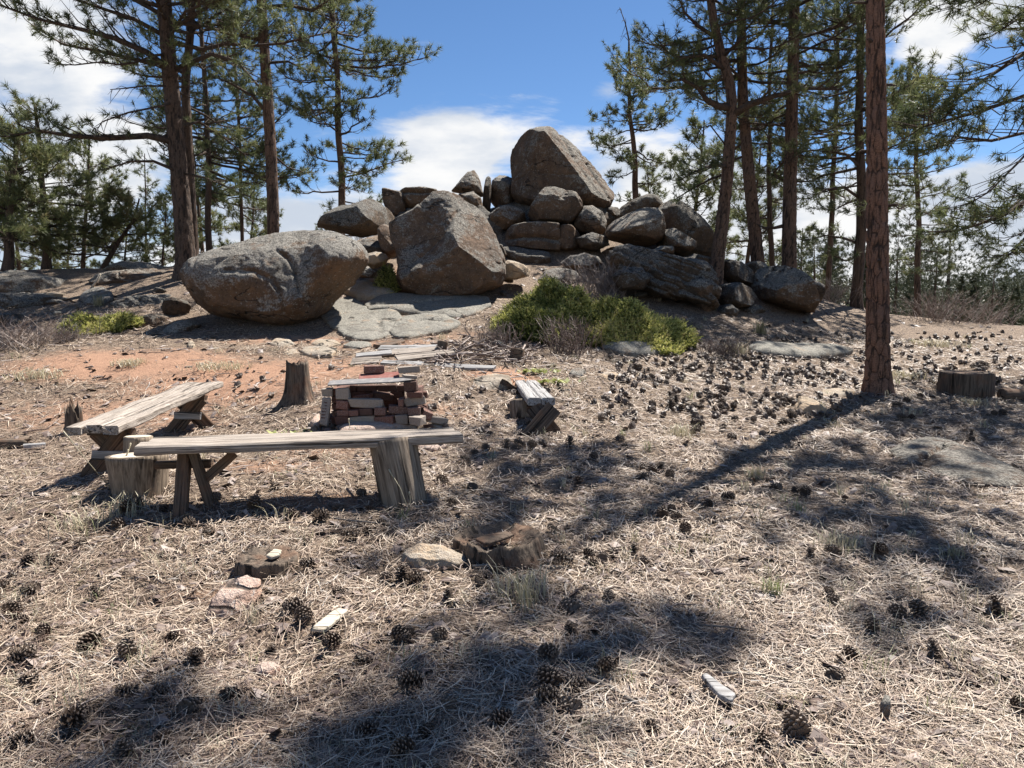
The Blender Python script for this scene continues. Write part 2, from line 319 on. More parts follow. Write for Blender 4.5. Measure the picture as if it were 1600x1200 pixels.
def gz(x, y):                                  # height of the ground
    x = np.atleast_1d(np.asarray(x, float)); y = np.atleast_1d(np.asarray(y, float))
    cx = np.clip(x, -14, 14); cy = np.clip(y, -5, 23.5); z = _tps(cx, cy); d = np.hypot(x - cx, y - cy)
    farz = -5 + 11.5 * sstep(y + .25 * x, 80, 300) + 4 * (vnoise(np.c_[x / 60, y / 60, x * 0]) - .5)
    t = sstep(d, 0, 45); z = z * (1 - t) + farz * t
    P = np.c_[x, y, x * 0]; near = 1 - sstep(np.hypot(x, y), 25, 60)
    return z + near * (.11 * fbm(P / .9, 3) + .035 * fbm(P / .17 + 5, 2))
def gz1(x, y): return float(gz(x, y)[0])
def on_ground(px, py, dmax=60):
    r = ray(px, py); s = np.linspace(1.5, dmax, 700); P = np.array([0, 0, EYE]) + s[:, None] * r
    below = P[:, 2] < gz(P[:, 0], P[:, 1]); i = int(np.argmax(below))
    if not below.any(): return P[-1]
    s2 = np.linspace(s[max(i - 1, 0)], s[i], 25); P = np.array([0, 0, EYE]) + s2[:, None] * r
    j = int(np.argmax(P[:, 2] <= gz(P[:, 0], P[:, 1]))); return P[j]
DIRT = [(-4.4, 8.2, 2.2, 1.1, .6), (-2.6, 8.6, 1.3, .8, .6), (-1.3, 7.6, 1.2, .5, .6), (-4.2, 4.6, .9, .5, .5), (-.4, 7.4, .8, .3, .5), (-1.3, 4.9, .7, .35, .5), (-3.5, 11.6, 2.2, .6, .6), (-3.2, 9.3, 2.2, 1.3, .85), (-5.2, 10.0, 2.5, 1.0, .8), (-1.6, 6.3, .8, .9, .55), (-1.8, 11.2, 1.6, .7, .6), (-.1, 8.9, .6, .45, .9), (-1.9, 5.6, 1, .35, .55), (-1.5, 3.55, .5, .3, .5),
        (-.6, 9.9, 1.5, .5, .35), (1.2, 4.7, .7, .35, .35), (2, 12.8, 1, .5, .5), (-2.5, 15, .8, 1.6, .8), (-1.0, 12, 1.5, .6, .5), (-3.4, 7.6, .9, .5, .6), (-2.4, 3.1, .6, .3, .45)]
def dirt(x, y):
    d = np.zeros(len(x))
    for a, b, ra, rb, w in DIRT: d = np.maximum(d, w * np.exp(-((x - a) / ra) ** 2 - ((y - b) / rb) ** 2))
    return d
def lines(a, b, step, out, hi, g=1.12):
    c = list(np.arange(a, b, step)); s = step; x = b
    while x < hi: c.append(x); s *= g; x += s
    lo = []; s = step; x = a - step
    while x > -out: lo.append(x); s *= g; x -= s
    return np.array(lo[::-1] + c)
xs = lines(-9.5, 9.5, .09, 1800, 1800); ys = lines(1.6, 13, .08, 60, 2500, 1.06)
gx, gy = np.meshgrid(xs, ys); gxf, gyf = gx.ravel(), gy.ravel(); Gz = gz(gxf, gyf)
nx, ny = len(xs), len(ys); ii = (np.arange(ny - 1)[:, None] * nx + np.arange(nx - 1)[None]).ravel()
me = mesh_from('ground', np.c_[gxf, gyf, Gz], np.stack([ii, ii + 1, ii + nx + 1, ii + nx], -1), None, dirt(gxf, gyf))
tag(link('ground', me, M_GROUND), 'dry forest ground of soil and needle litter', kind='structure')

# ------------------------------------------------------------------ rocks
_ICO = {}
def ico(level):
    if level not in _ICO:
        b = bmesh.new(); bmesh.ops.create_icosphere(b, subdivisions=level, radius=1)
        _ICO[level] = (np.array([v.co[:] for v in b.verts]), np.array([[v.index for v in f.verts] for f in b.faces])); b.free()
    return _ICO[level]
def pts(s): return [tuple(float(c) for c in k.split(',')) for k in s.split()]
def polar(poly, th):
    """radius of a closed polygon (m,2) round its centroid at the angles th"""
    a = poly; b = np.roll(poly, -1, 0); cr = a[:, 0] * b[:, 1] - b[:, 0] * a[:, 1]; A = cr.sum() / 2
    c = ((a + b) * cr[:, None]).sum(0) / (6 * A); g = np.linspace(-np.pi, np.pi, 721)[:-1]; R = np.zeros(720)
    d = np.c_[np.cos(g), np.sin(g)]
    for p, q in zip(a - c, b - c):
        e = q - p; den = d[:, 0] * e[1] - d[:, 1] * e[0]; den = np.where(abs(den) < 1e-9, 1e-9, den)
        t = (p[0] * e[1] - p[1] * e[0]) / den; w = (p[0] * d[:, 1] - p[1] * d[:, 0]) / den
        R = np.where((t > 0) & (w >= -1e-6) & (w <= 1 + 1e-6), np.maximum(R, t), R)
    R = np.where(R <= 0, np.median(R), R); k = np.exp(-np.linspace(-2, 2, 13) ** 2); k /= k.sum()
    R = np.convolve(np.r_[R[-6:], R, R[:6]], k, 'valid')
    return c, np.interp(th, np.r_[g, np.pi], np.r_[R, R[0]])
FOOT = []                                      # where stones stand: no needles are strewn inside
def boulder(name, label, outline, depth, thick, level=5, shear=0., p=2.4, planes=(), dents=(), cracks=(), rough=.05, mat=None, cat='boulder', group=None, ridges=0, seed=0, brow=None):
    pl = pts(outline) if isinstance(outline, str) else outline
    Wp = np.array([at(x, y, depth) for x, y in pl]); c, _ = polar(Wp[:, [0, 2]], np.zeros(1))
    D, Fc = ico(level); r = np.hypot(D[:, 0], D[:, 2]); th = np.arctan2(D[:, 2], D[:, 0]); c, Rr = polar(Wp[:, [0, 2]], th)
    s = (r ** p + np.abs(D[:, 1]) ** p) ** (-1 / p); rr = np.maximum(r, 1e-6)
    V = np.c_[Rr * D[:, 0] / rr * r * s, thick * D[:, 1] * s, Rr * D[:, 2] / rr * r * s]
    prg = np.random.RandomState(int(abs(pl[0][0] * 7 + pl[0][1])) % 9973)
    extra = [(*norm(prg.normal(size=3) * [1, .8, .8] + [0, -.5, .15]), prg.uniform(.74, .9)) for _ in range(5)] if level < 7 else []
    for nx_, ny_, nz_, off in list(planes) + extra:                       # flat faces: the part past a plane is pressed back on it
        nn = norm(np.array([nx_, ny_, nz_], float)); h = V @ nn; lim = h.max() * off; ex = np.maximum(h - lim, 0); V = V - nn * (ex * .9)[:, None]
    size = float(np.sqrt(np.abs((Wp[:, 0].max() - Wp[:, 0].min()) * (Wp[:, 2].max() - Wp[:, 2].min()))))
    front = sstep(-D[:, 1], -.25, .25); cen = np.array([c[0], depth, c[1]])
    for px, py, rx, ry, dep in dents:
        q = at(px, py, depth) - cen; e = ((V[:, 0] - q[0]) / (rx * depth / F)) ** 2 + ((V[:, 2] - q[2]) / (ry * depth / F)) ** 2
        V[:, 1] += dep * np.exp(-e ** 1.5) * front
    for path, wd, dep in cracks:
        q = np.array([at(x, y, depth) - cen for x, y in pts(path)])[:, [0, 2]]; dm = np.full(len(V), 9.)
        for a, b in zip(q[:-1], q[1:]):
            e = b - a; t = np.clip(((V[:, [0, 2]] - a) @ e) / (e @ e), 0, 1); dm = np.minimum(dm, np.linalg.norm(V[:, [0, 2]] - a - t[:, None] * e, axis=1))
        V -= norm(V) * (dep * np.exp(-(dm / wd) ** 2) * front)[:, None]
    P = V + seed * 7.7 + np.array([c[0], depth, c[1]]); rdg = np.abs(fbm(P / (.3 * size) + 31, 3)); d = rough * size * (1.0 * fbm(P / (.42 * size), 3) - 1.3 * np.exp(-(rdg / .035) ** 2) * .25) + rough * .9 * fbm(P / .2, 4, .6) + (.030 if level > 6 else .016) * fbm(P / .07, 2)
    V += norm(V) * d[:, None]
    if ridges:                                               # bedding: thin recessed seams that dip across the face
        w = (V[:, 2] + .55 * V[:, 0]) / .21 + 2.2 * fbm(P / .7, 3); f = w - np.floor(w); V -= norm(V) * (ridges * (np.exp(-((f - .5) / .13) ** 2) + .5 * f))[:, None]
    if brow:                                                 # a brow line across the front: above it the rock leans back, below it is undercut
        line, up_, dn_ = brow; q = np.array([at(x, y, depth) - cen for x, y in pts(line)]); z0 = np.interp(V[:, 0], q[:, 0], q[:, 2]); e = V[:, 2] - z0; so = np.sqrt(e * e + .0081); V[:, 1] += up_ * .5 * (e + so) + dn_ * .5 * (so - e) * front
    V[:, 1] += shear * V[:, 2]
    V = V + cen; FOOT.append((cen[0], cen[1] + shear * (V[:, 2].min() - cen[2]) * .6, .42 * np.ptp(V[:, 0]), thick * .8)); base = np.array([cen[0], cen[1], V[:, 2].min()])
    me = mesh_from(name, V - base, None, Fc)
    o = link(name, me, mat or M_ROCK, loc=base); return tag(o, label, cat, group)
def slab(name, label, outline, h, level=5, mat=None, cat='rock slab', grow=1., group=None, rough=.05, p=3.2, cracks=(), seed=0, sink=.5, thick=.12):
    pl = pts(outline); Wp = np.array([on_ground(x, y) for x, y in pl]); D, Fc = ico(level); r = np.hypot(D[:, 0], D[:, 1]); th = np.arctan2(D[:, 1], D[:, 0])
    c, Rr = polar(Wp[:, :2], th); s = (r ** p + np.abs(D[:, 2]) ** p) ** (-1 / p); rr = np.maximum(r, 1e-6)
    Rr = Rr * grow; x = c[0] + Rr * D[:, 0] / rr * r * s; y = c[1] + Rr * D[:, 1] / rr * r * s; g = gz(x, y); hh = D[:, 2] * s
    # the pit of the ground's small bumps is left out so that the stone keeps one even top
    gs = _tps(x, y); z = gs + np.where(hh > 0, h * hh, (h * sink + thick) * hh)
    for path, wd, dep in cracks:
        q = np.array([on_ground(a, b) for a, b in pts(path)])[:, :2]; dm = np.full(len(x), 9.); XY = np.c_[x, y]
        for a, b in zip(q[:-1], q[1:]):
            e = b - a; t = np.clip(((XY - a) @ e) / (e @ e), 0, 1); dm = np.minimum(dm, np.linalg.norm(XY - a - t[:, None] * e, axis=1))
        z -= np.where(hh > 0, dep * np.exp(-(dm / wd) ** 2), 0)
    P = np.c_[x, y, z] + seed * 5.3; size = float(np.sqrt(np.ptp(Wp[:, 0]) * np.ptp(Wp[:, 1])))
    k = rough * (size * .35 * fbm(P / (.5 * size), 3) + .35 * fbm(P / .16, 3)); z = z + k; x = x + .7 * k; y = y - .5 * k
    b = np.array([c[0], c[1], float(gs.mean())]); me = mesh_from(name, np.c_[x, y, z] - b, None, Fc)
    if h > .04: FOOT.append((c[0], c[1], .46 * np.ptp(Wp[:, 0]), .46 * np.ptp(Wp[:, 1])))
    return tag(link(name, me, mat or M_SLAB, loc=b), label, cat, group, 'thing')

boulder('boulder', 'long rounded grey boulder with a deep crease, undercut and resting on bare ground',
        '293,424 296,410 316,396 356,380 388,370 420,360 450,354 480,354 510,357 534,366 558,378 570,392 573,406 564,422 548,444 530,458 518,470 510,482 496,494 476,505 456,511 432,510 400,500 360,496 336,491 318,476 301,454',
        12.9, 1.15, 7, shear=0, p=2.5, planes=[(-.1, -.75, .65, .86), (.1, .2, 1, .93), (0, -1, 0, .8)], brow=('285,428 330,436 378,440 420,447 446,458 470,472 488,474 506,452 530,424 552,410 575,404', .62, .16), rough=.034,
        dents=[(532, 450, 30, 32, .30), (508, 474, 13, 26, .22), (415, 470, 46, 22, .10)],
        cracks=[('446,394 464,406 478,426 486,446 490,462', .03, .085), ('378,427 420,428 446,440 460,458 466,474 467,488', .035, .045), ('354,434 368,414 384,402', .025, .03), ('326,428 331,416 325,404 310,400', .025, .03)], mat=M_ROCK)
boulder('boulder', 'big triangular brown boulder with scooped left face and flat grey right face',
        '608,350 620,341 644,326 660,312 677,298 692,296 714,302 736,317 754,330 766,350 777,378 788,404 790,430 782,448 760,455 740,464 700,469 660,466 634,456 624,438 625,418 620,392 612,374',
        15.0, 1.1, 7, shear=.25, p=2.6, planes=[(.62, -.55, .50, .69), (-.35, -.85, .1, .72), (0, -.8, -.5, .8), (.1, -.8, .62, .80)], rough=.03,
        dents=[(672, 362, 32, 44, .32), (640, 405, 18, 30, .1), (655, 432, 30, 14, -.1)], cracks=[('716,330 700,368 672,400 640,425', .05, .07), ('664,338 676,352', .02, .05)], mat=M_BROWN)
boulder('boulder', 'huge peaked boulder crowning the summit of the rock pile',
        '799,250 802,234 812,218 824,206 840,201 858,200 872,209 888,221 904,238 922,256 934,270 946,287 957,302 958,313 951,328 940,336 900,334 840,332 812,322 798,306 801,280',
        20.2, 1.6, 7, shear=.22, p=2.6, planes=[(.66, -.50, .52, .72), (-.25, -.9, -.1, .72), (-.7, -.4, .1, .8)], rough=.032,
        dents=[(836, 290, 26, 30, .12)], cracks=[('872,212 896,262 922,312', .05, .06), ('915,262 948,320', .04, .09)], mat=M_BROWN)
boulder('boulder', 'squarish brown block perched beneath the summit boulder', '820,340 827,322 836,303 848,294 866,293 884,299 899,302 909,316 911,328 902,340 888,351 870,348 840,348', 18.6, .75, 6, .1, 2.9, rough=.05, mat=M_BROWN, planes=[(0, -1, .1, .8)], dents=[(880, 305, 8, 14, .1)])
boulder('boulder', 'upright lichened stone wedged at the right shoulder of the perched brown block', '900,336 912,321 926,322 940,332 947,346 945,362 930,370 906,366 897,352', 18.5, .6, 5, .15, 2.4, rough=.06, mat=M_ROCK)
boulder('boulder', 'horizontally split brown bedrock block carrying the perched block', '791,362 798,354 814,350 840,348 874,352 893,354 905,366 909,382 897,392 874,396 830,394 786,386', 18.3, .9, 6, .05, 3.4, planes=[(0, -1, 0, .7)], cracks=[('794,375 840,374 872,380', .05, .16), ('876,352 877,394', .04, .14)], rough=.05, mat=M_BROWN)
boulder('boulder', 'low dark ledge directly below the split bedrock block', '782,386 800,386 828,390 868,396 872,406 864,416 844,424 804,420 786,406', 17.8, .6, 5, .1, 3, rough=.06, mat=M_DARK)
boulder('boulder', 'rough grey stone in the gap left of the split bedrock block', '764,336 776,326 786,321 812,326 824,336 822,348 796,358 778,362 766,350', 18.8, .6, 5, .1, 2.4, rough=.08, mat=M_ROCK)
boulder('boulder', 'pointed grey pinnacle stone standing left of the summit boulder', '704,298 712,286 724,274 741,266 748,276 753,292 756,306 745,308 728,304', 19.6, .6, 5, .1, 2.5, rough=.05, mat=M_ROCK, planes=[(.5, -.6, .4, .75)])
boulder('boulder', 'blunt block supporting the pointed grey pinnacle stone', '716,303 740,300 753,312 754,326 744,334 728,336 716,326', 19.2, .6, 5, .1, 2.8, rough=.05, mat=M_ROCK)
boulder('boulder', 'thin upright stone spire in the notch beside the summit boulder', '755,300 759,278 763,274 767,279 768,300 766,330 760,336 754,322', 20, .35, 5, 0, 2.6, rough=.05, mat=M_DARK)
boulder('boulder', 'flat-topped grey stone leaning on the left flank of the summit boulder', '766,300 769,284 780,275 800,273 806,290 806,312 797,324 776,326 766,314', 20.6, .7, 5, .1, 2.7, rough=.06, mat=M_ROCK, planes=[(.2, -.5, .7, .75)])
boulder('boulder', 'broad dark boulder on the skyline behind the long creased boulder', '492,352 498,341 514,331 530,324 552,322 568,316 580,310 592,314 608,327 615,338 611,350 594,364 560,370 534,364 508,358', 17.6, 1.1, 6, .2, 2.6, rough=.05, mat=M_DARK, planes=[(.55, -.4, .6, .7), (-.2, -.9, .1, .75)])
boulder('boulder', 'sharp-tipped brown slab jutting up above the broad dark boulder', '597,293 610,296 626,300 632,312 634,330 620,340 606,336 600,314', 18.8, .45, 5, .05, 2.9, rough=.05, mat=M_BROWN, planes=[(0, -1, .05, .7)])
boulder('boulder', 'long low skyline slab behind the triangular brown boulder', '624,300 634,296 660,294 684,297 690,312 664,326 646,330 630,326', 19.2, .7, 5, .1, 3, rough=.06, mat=M_ROCK, cracks=[('630,304 660,306 684,304', .04, .12)])
boulder('boulder', 'narrow shaded stone squeezed left of the triangular brown boulder', '592,358 600,351 612,354 620,378 626,396 612,400 598,392 592,374', 15.9, .5, 5, .1, 2.6, rough=.06, mat=M_BROWN)
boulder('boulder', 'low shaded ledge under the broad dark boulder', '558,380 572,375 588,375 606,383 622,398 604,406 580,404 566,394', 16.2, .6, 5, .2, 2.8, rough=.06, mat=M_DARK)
boulder('boulder', 'small pale rounded stone behind the tip of the long creased boulder', '573,402 577,396 588,393 601,396 607,403 602,412 586,420 574,417', 15.2, .4, 5, .2, 2.4, rough=.05, mat=M_TAN)
boulder('boulder', 'small grey stone below the pale rounded stone, beside the little juniper', '558,424 566,416 574,416 587,425 582,434 566,434', 14.6, .35, 5, .2, 2.4, rough=.05, mat=M_ROCK)
boulder('boulder', 'tan stone lying at the right foot of the triangular brown boulder', '786,412 792,406 804,408 818,414 829,422 826,432 808,437 790,436', 15.4, .5, 5, .2, 2.5, rough=.05, mat=M_TAN)
boulder('boulder', 'rounded pale-edged boulder low on the right side of the rock pile', '946,364 952,352 964,342 984,331 1008,325 1026,326 1036,338 1038,358 1031,378 1012,386 976,380 952,374', 17.6, .95, 6, .25, 2.5, rough=.035, mat=M_ROCK, planes=[(-.2, -.6, .75, .8)])
boulder('boulder', 'dark wedge-shaped boulder on the skyline below the small summit pine', '962,336 972,322 990,312 1018,301 1026,308 1036,330 1030,346 1000,350 970,348', 19.6, .9, 5, .1, 2.6, rough=.05, mat=M_DARK)
boulder('boulder', 'massive dark boulder shouldering down to the leaning pine', '1026,330 1032,314 1050,310 1070,324 1092,346 1108,368 1114,388 1112,406 1076,410 1034,402 1024,370', 18.6, 1.3, 6, .25, 2.5, rough=.05, mat=M_DARK)
boulder('boulder', 'mottled grey stone in front of the massive dark boulder', '1034,366 1040,359 1052,356 1066,366 1086,380 1084,394 1064,398 1042,392', 17.2, .6, 5, .2, 2.4, rough=.06, mat=M_ROCK)
boulder('boulder', 'thin flat stone wedged under the rounded pale-edged boulder', '1018,392 1030,385 1046,385 1058,391 1050,399 1030,400', 16.6, .45, 5, .2, 2.8, rough=.06, mat=M_ROCK)
boulder('bedrock_outcrop', 'large ridged outcrop of dark bedrock sloping down behind the juniper', '950,400 960,384 984,378 1014,388 1050,398 1098,408 1112,424 1114,446 1112,470 1096,488 1056,476 1012,466 974,444 954,424', 15.6, 1.5, 6, .9, 2.6, rough=.07, mat=M_DARK, cat='rock outcrop', ridges=.075)
boulder('boulder', 'blocky brown nose of rock at the right end of the ridged outcrop', '1066,446 1074,436 1090,431 1106,440 1115,456 1117,482 1104,490 1094,486 1084,466', 14.6, .6, 6, .1, 2.7, rough=.05, mat=M_BROWN)
boulder('boulder', 'grey boulder just right of the foot of the leaning pine', '1124,412 1136,405 1152,408 1168,420 1174,434 1168,448 1142,446 1126,432', 16.9, .8, 5, .2, 2.4, rough=.05, mat=M_DARK)
boulder('boulder', 'low rounded stone between the leaning pine and the large right-hand boulder', '1118,464 1126,446 1150,441 1170,450 1180,465 1172,480 1140,482 1120,478', 15.4, .8, 5, .25, 2.4, rough=.05, mat=M_DARK)
boulder('boulder', 'small stone in dead needles at the toe of the ridged outcrop', '1116,490 1124,478 1140,474 1152,484 1146,496 1124,498', 14.8, .4, 5, .2, 2.4, rough=.06, mat=M_DARK)
boulder('boulder', 'large isolated boulder ending the rock pile, right of the twin straight pines', '1180,446 1186,428 1196,418 1216,414 1236,420 1252,432 1272,446 1288,463 1286,480 1279,490 1252,488 1214,480 1186,468', 16.2, 1.1, 6, .25, 2.6, rough=.05, mat=M_ROCK, planes=[(-.1, -.85, -.2, .8), (-.2, -.5, .8, .85)], cracks=[('1250,432 1254,452 1262,486', .05, .1), ('1184,440 1196,424 1214,418', .04, .07)], dents=[(1268, 474, 8, 16, .12)])
boulder('boulder', 'small pale stone behind the large isolated boulder, between pine trunks', '1160,414 1172,408 1184,408 1198,414 1196,430 1180,436 1164,430', 17.6, .5, 5, .2, 2.5, rough=.05, mat=M_ROCK)

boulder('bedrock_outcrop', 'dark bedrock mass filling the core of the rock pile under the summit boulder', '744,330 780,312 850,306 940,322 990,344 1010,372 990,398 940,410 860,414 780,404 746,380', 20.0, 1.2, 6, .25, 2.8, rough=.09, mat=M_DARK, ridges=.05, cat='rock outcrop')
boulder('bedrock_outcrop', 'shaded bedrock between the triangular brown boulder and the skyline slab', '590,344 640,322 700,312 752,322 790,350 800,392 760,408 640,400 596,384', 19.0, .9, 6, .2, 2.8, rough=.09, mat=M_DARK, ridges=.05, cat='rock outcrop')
for k, d_, q in [('838,440 850,424 874,418 900,424 908,436 890,446 856,448', 15.6, 'grey stone half hidden behind the top of the juniper'), ('872,414 890,400 912,396 934,402 942,414 920,422 886,424', 16.8, 'low pale stone behind the grey leafless shrub'), ('1060,404 1084,396 1112,404 1118,420 1090,426 1066,420', 16.8, 'dark stone between the massive dark boulder and the ridged outcrop'), ('900,372 924,364 948,370 952,384 930,392 906,388', 17.8, 'small dark stone right of the split bedrock block'), ('1148,484 1166,474 1188,478 1196,488 1176,494 1152,494', 15.4, 'low stone at the left foot of the large isolated boulder'), ('944,330 952,322 966,326 970,338 956,344 946,340', 19.6, 'little stone under the right foot of the summit boulder'), ('998,424 1018,407 1048,403 1074,414 1076,436 1046,450 1008,444', 15.0, 'rounded dark boulder lying on the ridged outcrop below the rounded pale-edged boulder'), ('956,432 976,416 1002,417 1014,436 1002,454 968,454', 14.6, 'dark rounded stone at the upper left of the ridged outcrop'), ('1072,424 1090,409 1112,415 1119,438 1098,448 1076,442', 14.9, 'dark rounded stone on the ridged outcrop beside the leaning pine'), ('752,392 768,380 786,382 792,398 778,410 758,408', 17.0, 'stone in the dark gap right of the triangular brown boulder')]: boulder('boulder', q, k, d_, .5, 5, .2, 2.5, rough=.07, mat=M_ROCK if 'pale' in q or 'grey' in q else M_DARK)
GS = 'flat bedrock slabs below the triangular boulder'
slab('bedrock_slab', 'narrow tilted grey slab touching the foot of the long creased boulder', '508,496 518,484 532,473 546,470 566,482 578,492 560,504 528,513', .07, mat=M_SLAB, group=GS, grow=1.22, cracks=[('522,500 546,488 572,482', .03, .06)], p=4.5, rough=.08)
slab('bedrock_slab', 'pale slab with a shadowed lip, nearest the scrap planks', '538,518 548,504 562,497 590,494 610,493 626,504 612,518 596,526 574,532 552,528', .075, mat=M_SLAB, group=GS, grow=1.25, cracks=[('552,508 584,502 620,506', .03, .07), ('590,496 596,524', .025, .05)], seed=1, p=4.5, rough=.08)
slab('bedrock_slab', 'loaf-shaped pale slab in the middle of the bedrock shelf', '618,520 624,508 634,500 664,497 690,500 710,509 696,518 668,523 640,529 626,528', .10, mat=M_SLAB, group=GS, grow=1.25, cracks=[('622,512 660,506 706,510', .03, .06)], seed=2, p=4.5, rough=.08)
slab('bedrock_slab', 'broad upper slab that the triangular brown boulder rests on', '576,494 568,480 590,468 620,462 680,464 730,466 764,470 768,480 748,492 716,498 690,497 640,494 606,491', .10, 6, mat=M_SLAB, group=GS, seed=3, p=5, rough=.07, cracks=[('580,484 640,482 700,474', .06, .08)])
slab('bedrock_slab', 'shaded reddish shelf between the two biggest boulders', '534,456 548,447 572,444 600,454 622,452 618,462 584,470 556,470', .16, mat=M_TAN, group=GS, seed=4)
slab('bedrock_slab', 'white-streaked flat rock peeking out under the juniper skirt', '940,545 948,535 975,530 1010,528 1046,534 1052,545 1034,554 1000,560 968,556', .12, mat=M_SLAB, seed=5, rough=.09)
slab('bedrock_slab', 'long pale slab flush with the cone-strewn slope left of the thick right pine', '1168,545 1176,538 1210,539 1260,542 1316,546 1334,552 1316,558 1262,562 1214,558 1180,552', .13, mat=M_SLAB, seed=6)
slab('bedrock_slab', 'broad cracked grey slab half buried in needles near the right edge', '1388,708 1412,696 1446,690 1486,696 1520,710 1560,722 1606,742 1618,762 1570,768 1520,760 1470,748 1440,730 1404,722', .09, 6, mat=M_BROWN, seed=7, cracks=[('1440,728 1462,716 1480,710', .02, .05)], rough=.04)
boulder('bedrock_ledge', 'long grey ledge with dark top at the far left of the shaded bank', '-50,424 0,420 40,425 88,434 114,447 126,460 100,470 40,472 -40,472', 16.4, .9, 5, .7, 3, rough=.07, mat=M_ROCK, ridges=.05, cat='rock ledge')
boulder('bedrock_ledge', 'second low ledge in front of the long grey one on the shaded bank', '-30,462 20,456 80,460 120,468 128,480 80,488 0,490 -40,482', 15.0, .8, 5, .8, 3, rough=.07, mat=M_DARK, ridges=.05, cat='rock ledge')
boulder('bedrock_ledge', 'dark broken ledge on the shaded bank right of the low domed rock', '180,474 210,462 262,458 290,466 286,482 240,490 196,488', 14.6, .7, 5, .8, 2.8, rough=.07, mat=M_DARK, ridges=.04, cat='rock ledge')
slab('bedrock_slab', 'low domed rock in the shaded bank beneath a reddish grass clump', '124,470 130,462 142,457 160,456 176,462 180,470 156,476 136,477', .13, mat=M_ROCK, seed=9, rough=.1)
boulder('bedrock_ledge', 'brown ledge at the crest of the shaded bank beside the leftmost big pine', '150,440 160,430 176,425 206,421 240,419 272,424 264,442 214,450 172,452', 16.6, .8, 5, .6, 2.8, rough=.07, mat=M_BROWN, ridges=.05, cat='rock ledge')
boulder('boulder', 'dome of grey rock on the left skyline beyond the shaded bank', '172,424 186,414 204,408 230,410 256,417 274,426 240,436 196,436', 19.5, 1, 5, .3, 2.3, rough=.05, mat=M_ROCK)
boulder('boulder', 'dark rounded rock cut by the left edge of the shaded bank', '-20,496 0,489 18,490 30,502 32,514 14,520 -16,520', 13.2, .5, 5, .2, 2.4, rough=.05, mat=M_DARK)
boulder('boulder', 'brown stone with pale top at the right end of the little left juniper', '216,502 224,494 242,490 256,496 260,506 254,516 236,522 220,518', 12.9, .45, 5, .2, 2.5, rough=.05, mat=M_BROWN)
boulder('boulder', 'grey stone in the deep shadow of the long creased boulder', '254,526 262,512 274,503 296,500 310,508 306,524 284,534 262,534', 12.5, .5, 5, .3, 2.4, rough=.05, mat=M_ROCK)
for i, (k, q) in enumerate([('172,498 178,490 196,488 202,498 194,506 178,506', 'round stone poking above the middle of the little left juniper'), ('134,500 140,494 152,494 158,502 150,508 138,507', 'smaller round stone behind the left half of the little juniper'),
                            ('212,534 216,524 226,520 234,530 226,536', 'pale angular chip between the little juniper and the brown stone')]):
    boulder('rock', q, k, 12.9 - .2 * i, .25, 4, .1, rough=.05, mat=M_ROCK if i < 2 else M_SLAB, cat='rock', seed=i)
for k, h, mt, q in [
                    
                    
                    
                    ('1278,622 1284,612 1310,611 1336,614 1330,620 1296,622', .06, M_TAN, 'flat pale stone near the foot of the thick right pine'),
                    ('886,588 892,580 906,578 916,583 912,588', .07, M_ROCK, 'oval grey stone in front of the reddish bare shrub'), ('932,590 944,584 962,584 974,590 956,594', .05, M_TAN, 'pale stone flush with the ground below the white-streaked rock'),
                    ('1330,677 1336,671 1346,672 1350,678 1340,681', .03, M_SLAB, 'small white pebble beside the tree shadow'), ('292,543 294,537 300,536 306,540 302,546', .07, M_TAN, 'lone buff stone at the edge of the boulder shadow'),
                    ('420,538 430,530 452,532 462,538 444,544', .05, M_TAN, 'flat stone on the dirt under the long creased boulder, nearest it'), ('436,550 446,544 464,546 466,552 448,556', .04, M_TAN, 'flat stone on the dirt just above the tall stump'),
                    ('468,552 474,545 500,546 528,552 518,559 486,558', .07, M_TAN, 'slabby stone on the dirt between tall stump and scrap planks'), ('536,544 548,537 578,536 582,541 562,546', .04, M_SLAB, 'pale thin flagstone left of the scrap planks'),
                    ('486,539 496,533 524,534 534,540 510,544', .04, M_TAN, 'thin flat stone below the bedrock shelf, left of the pale flagstone'), ('1155,700 1162,696 1172,698 1168,703', .03, M_TAN, 'pebble in the tree shadow on the slope'),
                    ('396,1050 410,1044 432,1046 440,1056 420,1064 400,1062', .04, M_PINK, 'reddish stone under a standing cone in the near needles'), ('960,1036 972,1024 990,1026 996,1044 976,1050', .03, M_SLAB, 'small white stone in the near tree shadow'),
                    ('966,1188 976,1178 1000,1180 1006,1192 984,1198', .03, M_SLAB, 'pale stone at the bottom edge among needles'), ('1376,1124 1382,1112 1392,1114 1392,1128 1382,1132', .04, M_SLAB, 'white pebble in the shade at lower right')]:
    slab('rock', q, k, h, 4, mt, 'rock', rough=.10 if h > .06 else .06, p=2.8)

for k, th_, sh, mt, q in [('326,952 328,936 346,919 372,913 394,918 403,934 394,952 370,964 342,966', .11, .9, M_PINK, 'pink flat-topped sandstone lying alone in the needles in front of the small stump'), ('630,878 631,864 654,855 690,858 722,870 734,882 712,892 676,895 640,890', .11, .5, M_TAN, 'tan loaf-shaped stone touching the big rotten stump'),
                    ('732,604 740,592 770,585 798,588 804,600 788,612 752,612', .22, 1.2, M_TAN, 'flat tan hearth stone behind the low right bench'), ('1238,646 1243,628 1258,620 1276,628 1294,644 1270,652 1248,652', .2, .4, M_TAN, 'wedge of tan stone among pine cones near the thick right pine')]:
    pp = pts(k); bx = max(pp, key=lambda c: c[1]); boulder('rock', q, k, float(on_ground(bx[0], bx[1] - 4)[1]) + th_ * .8, th_, 5, sh, 3.0, planes=[(0, -.35, 1, .7), (0, -1, -.1, .8)], rough=.06, mat=mt, cat='rock')

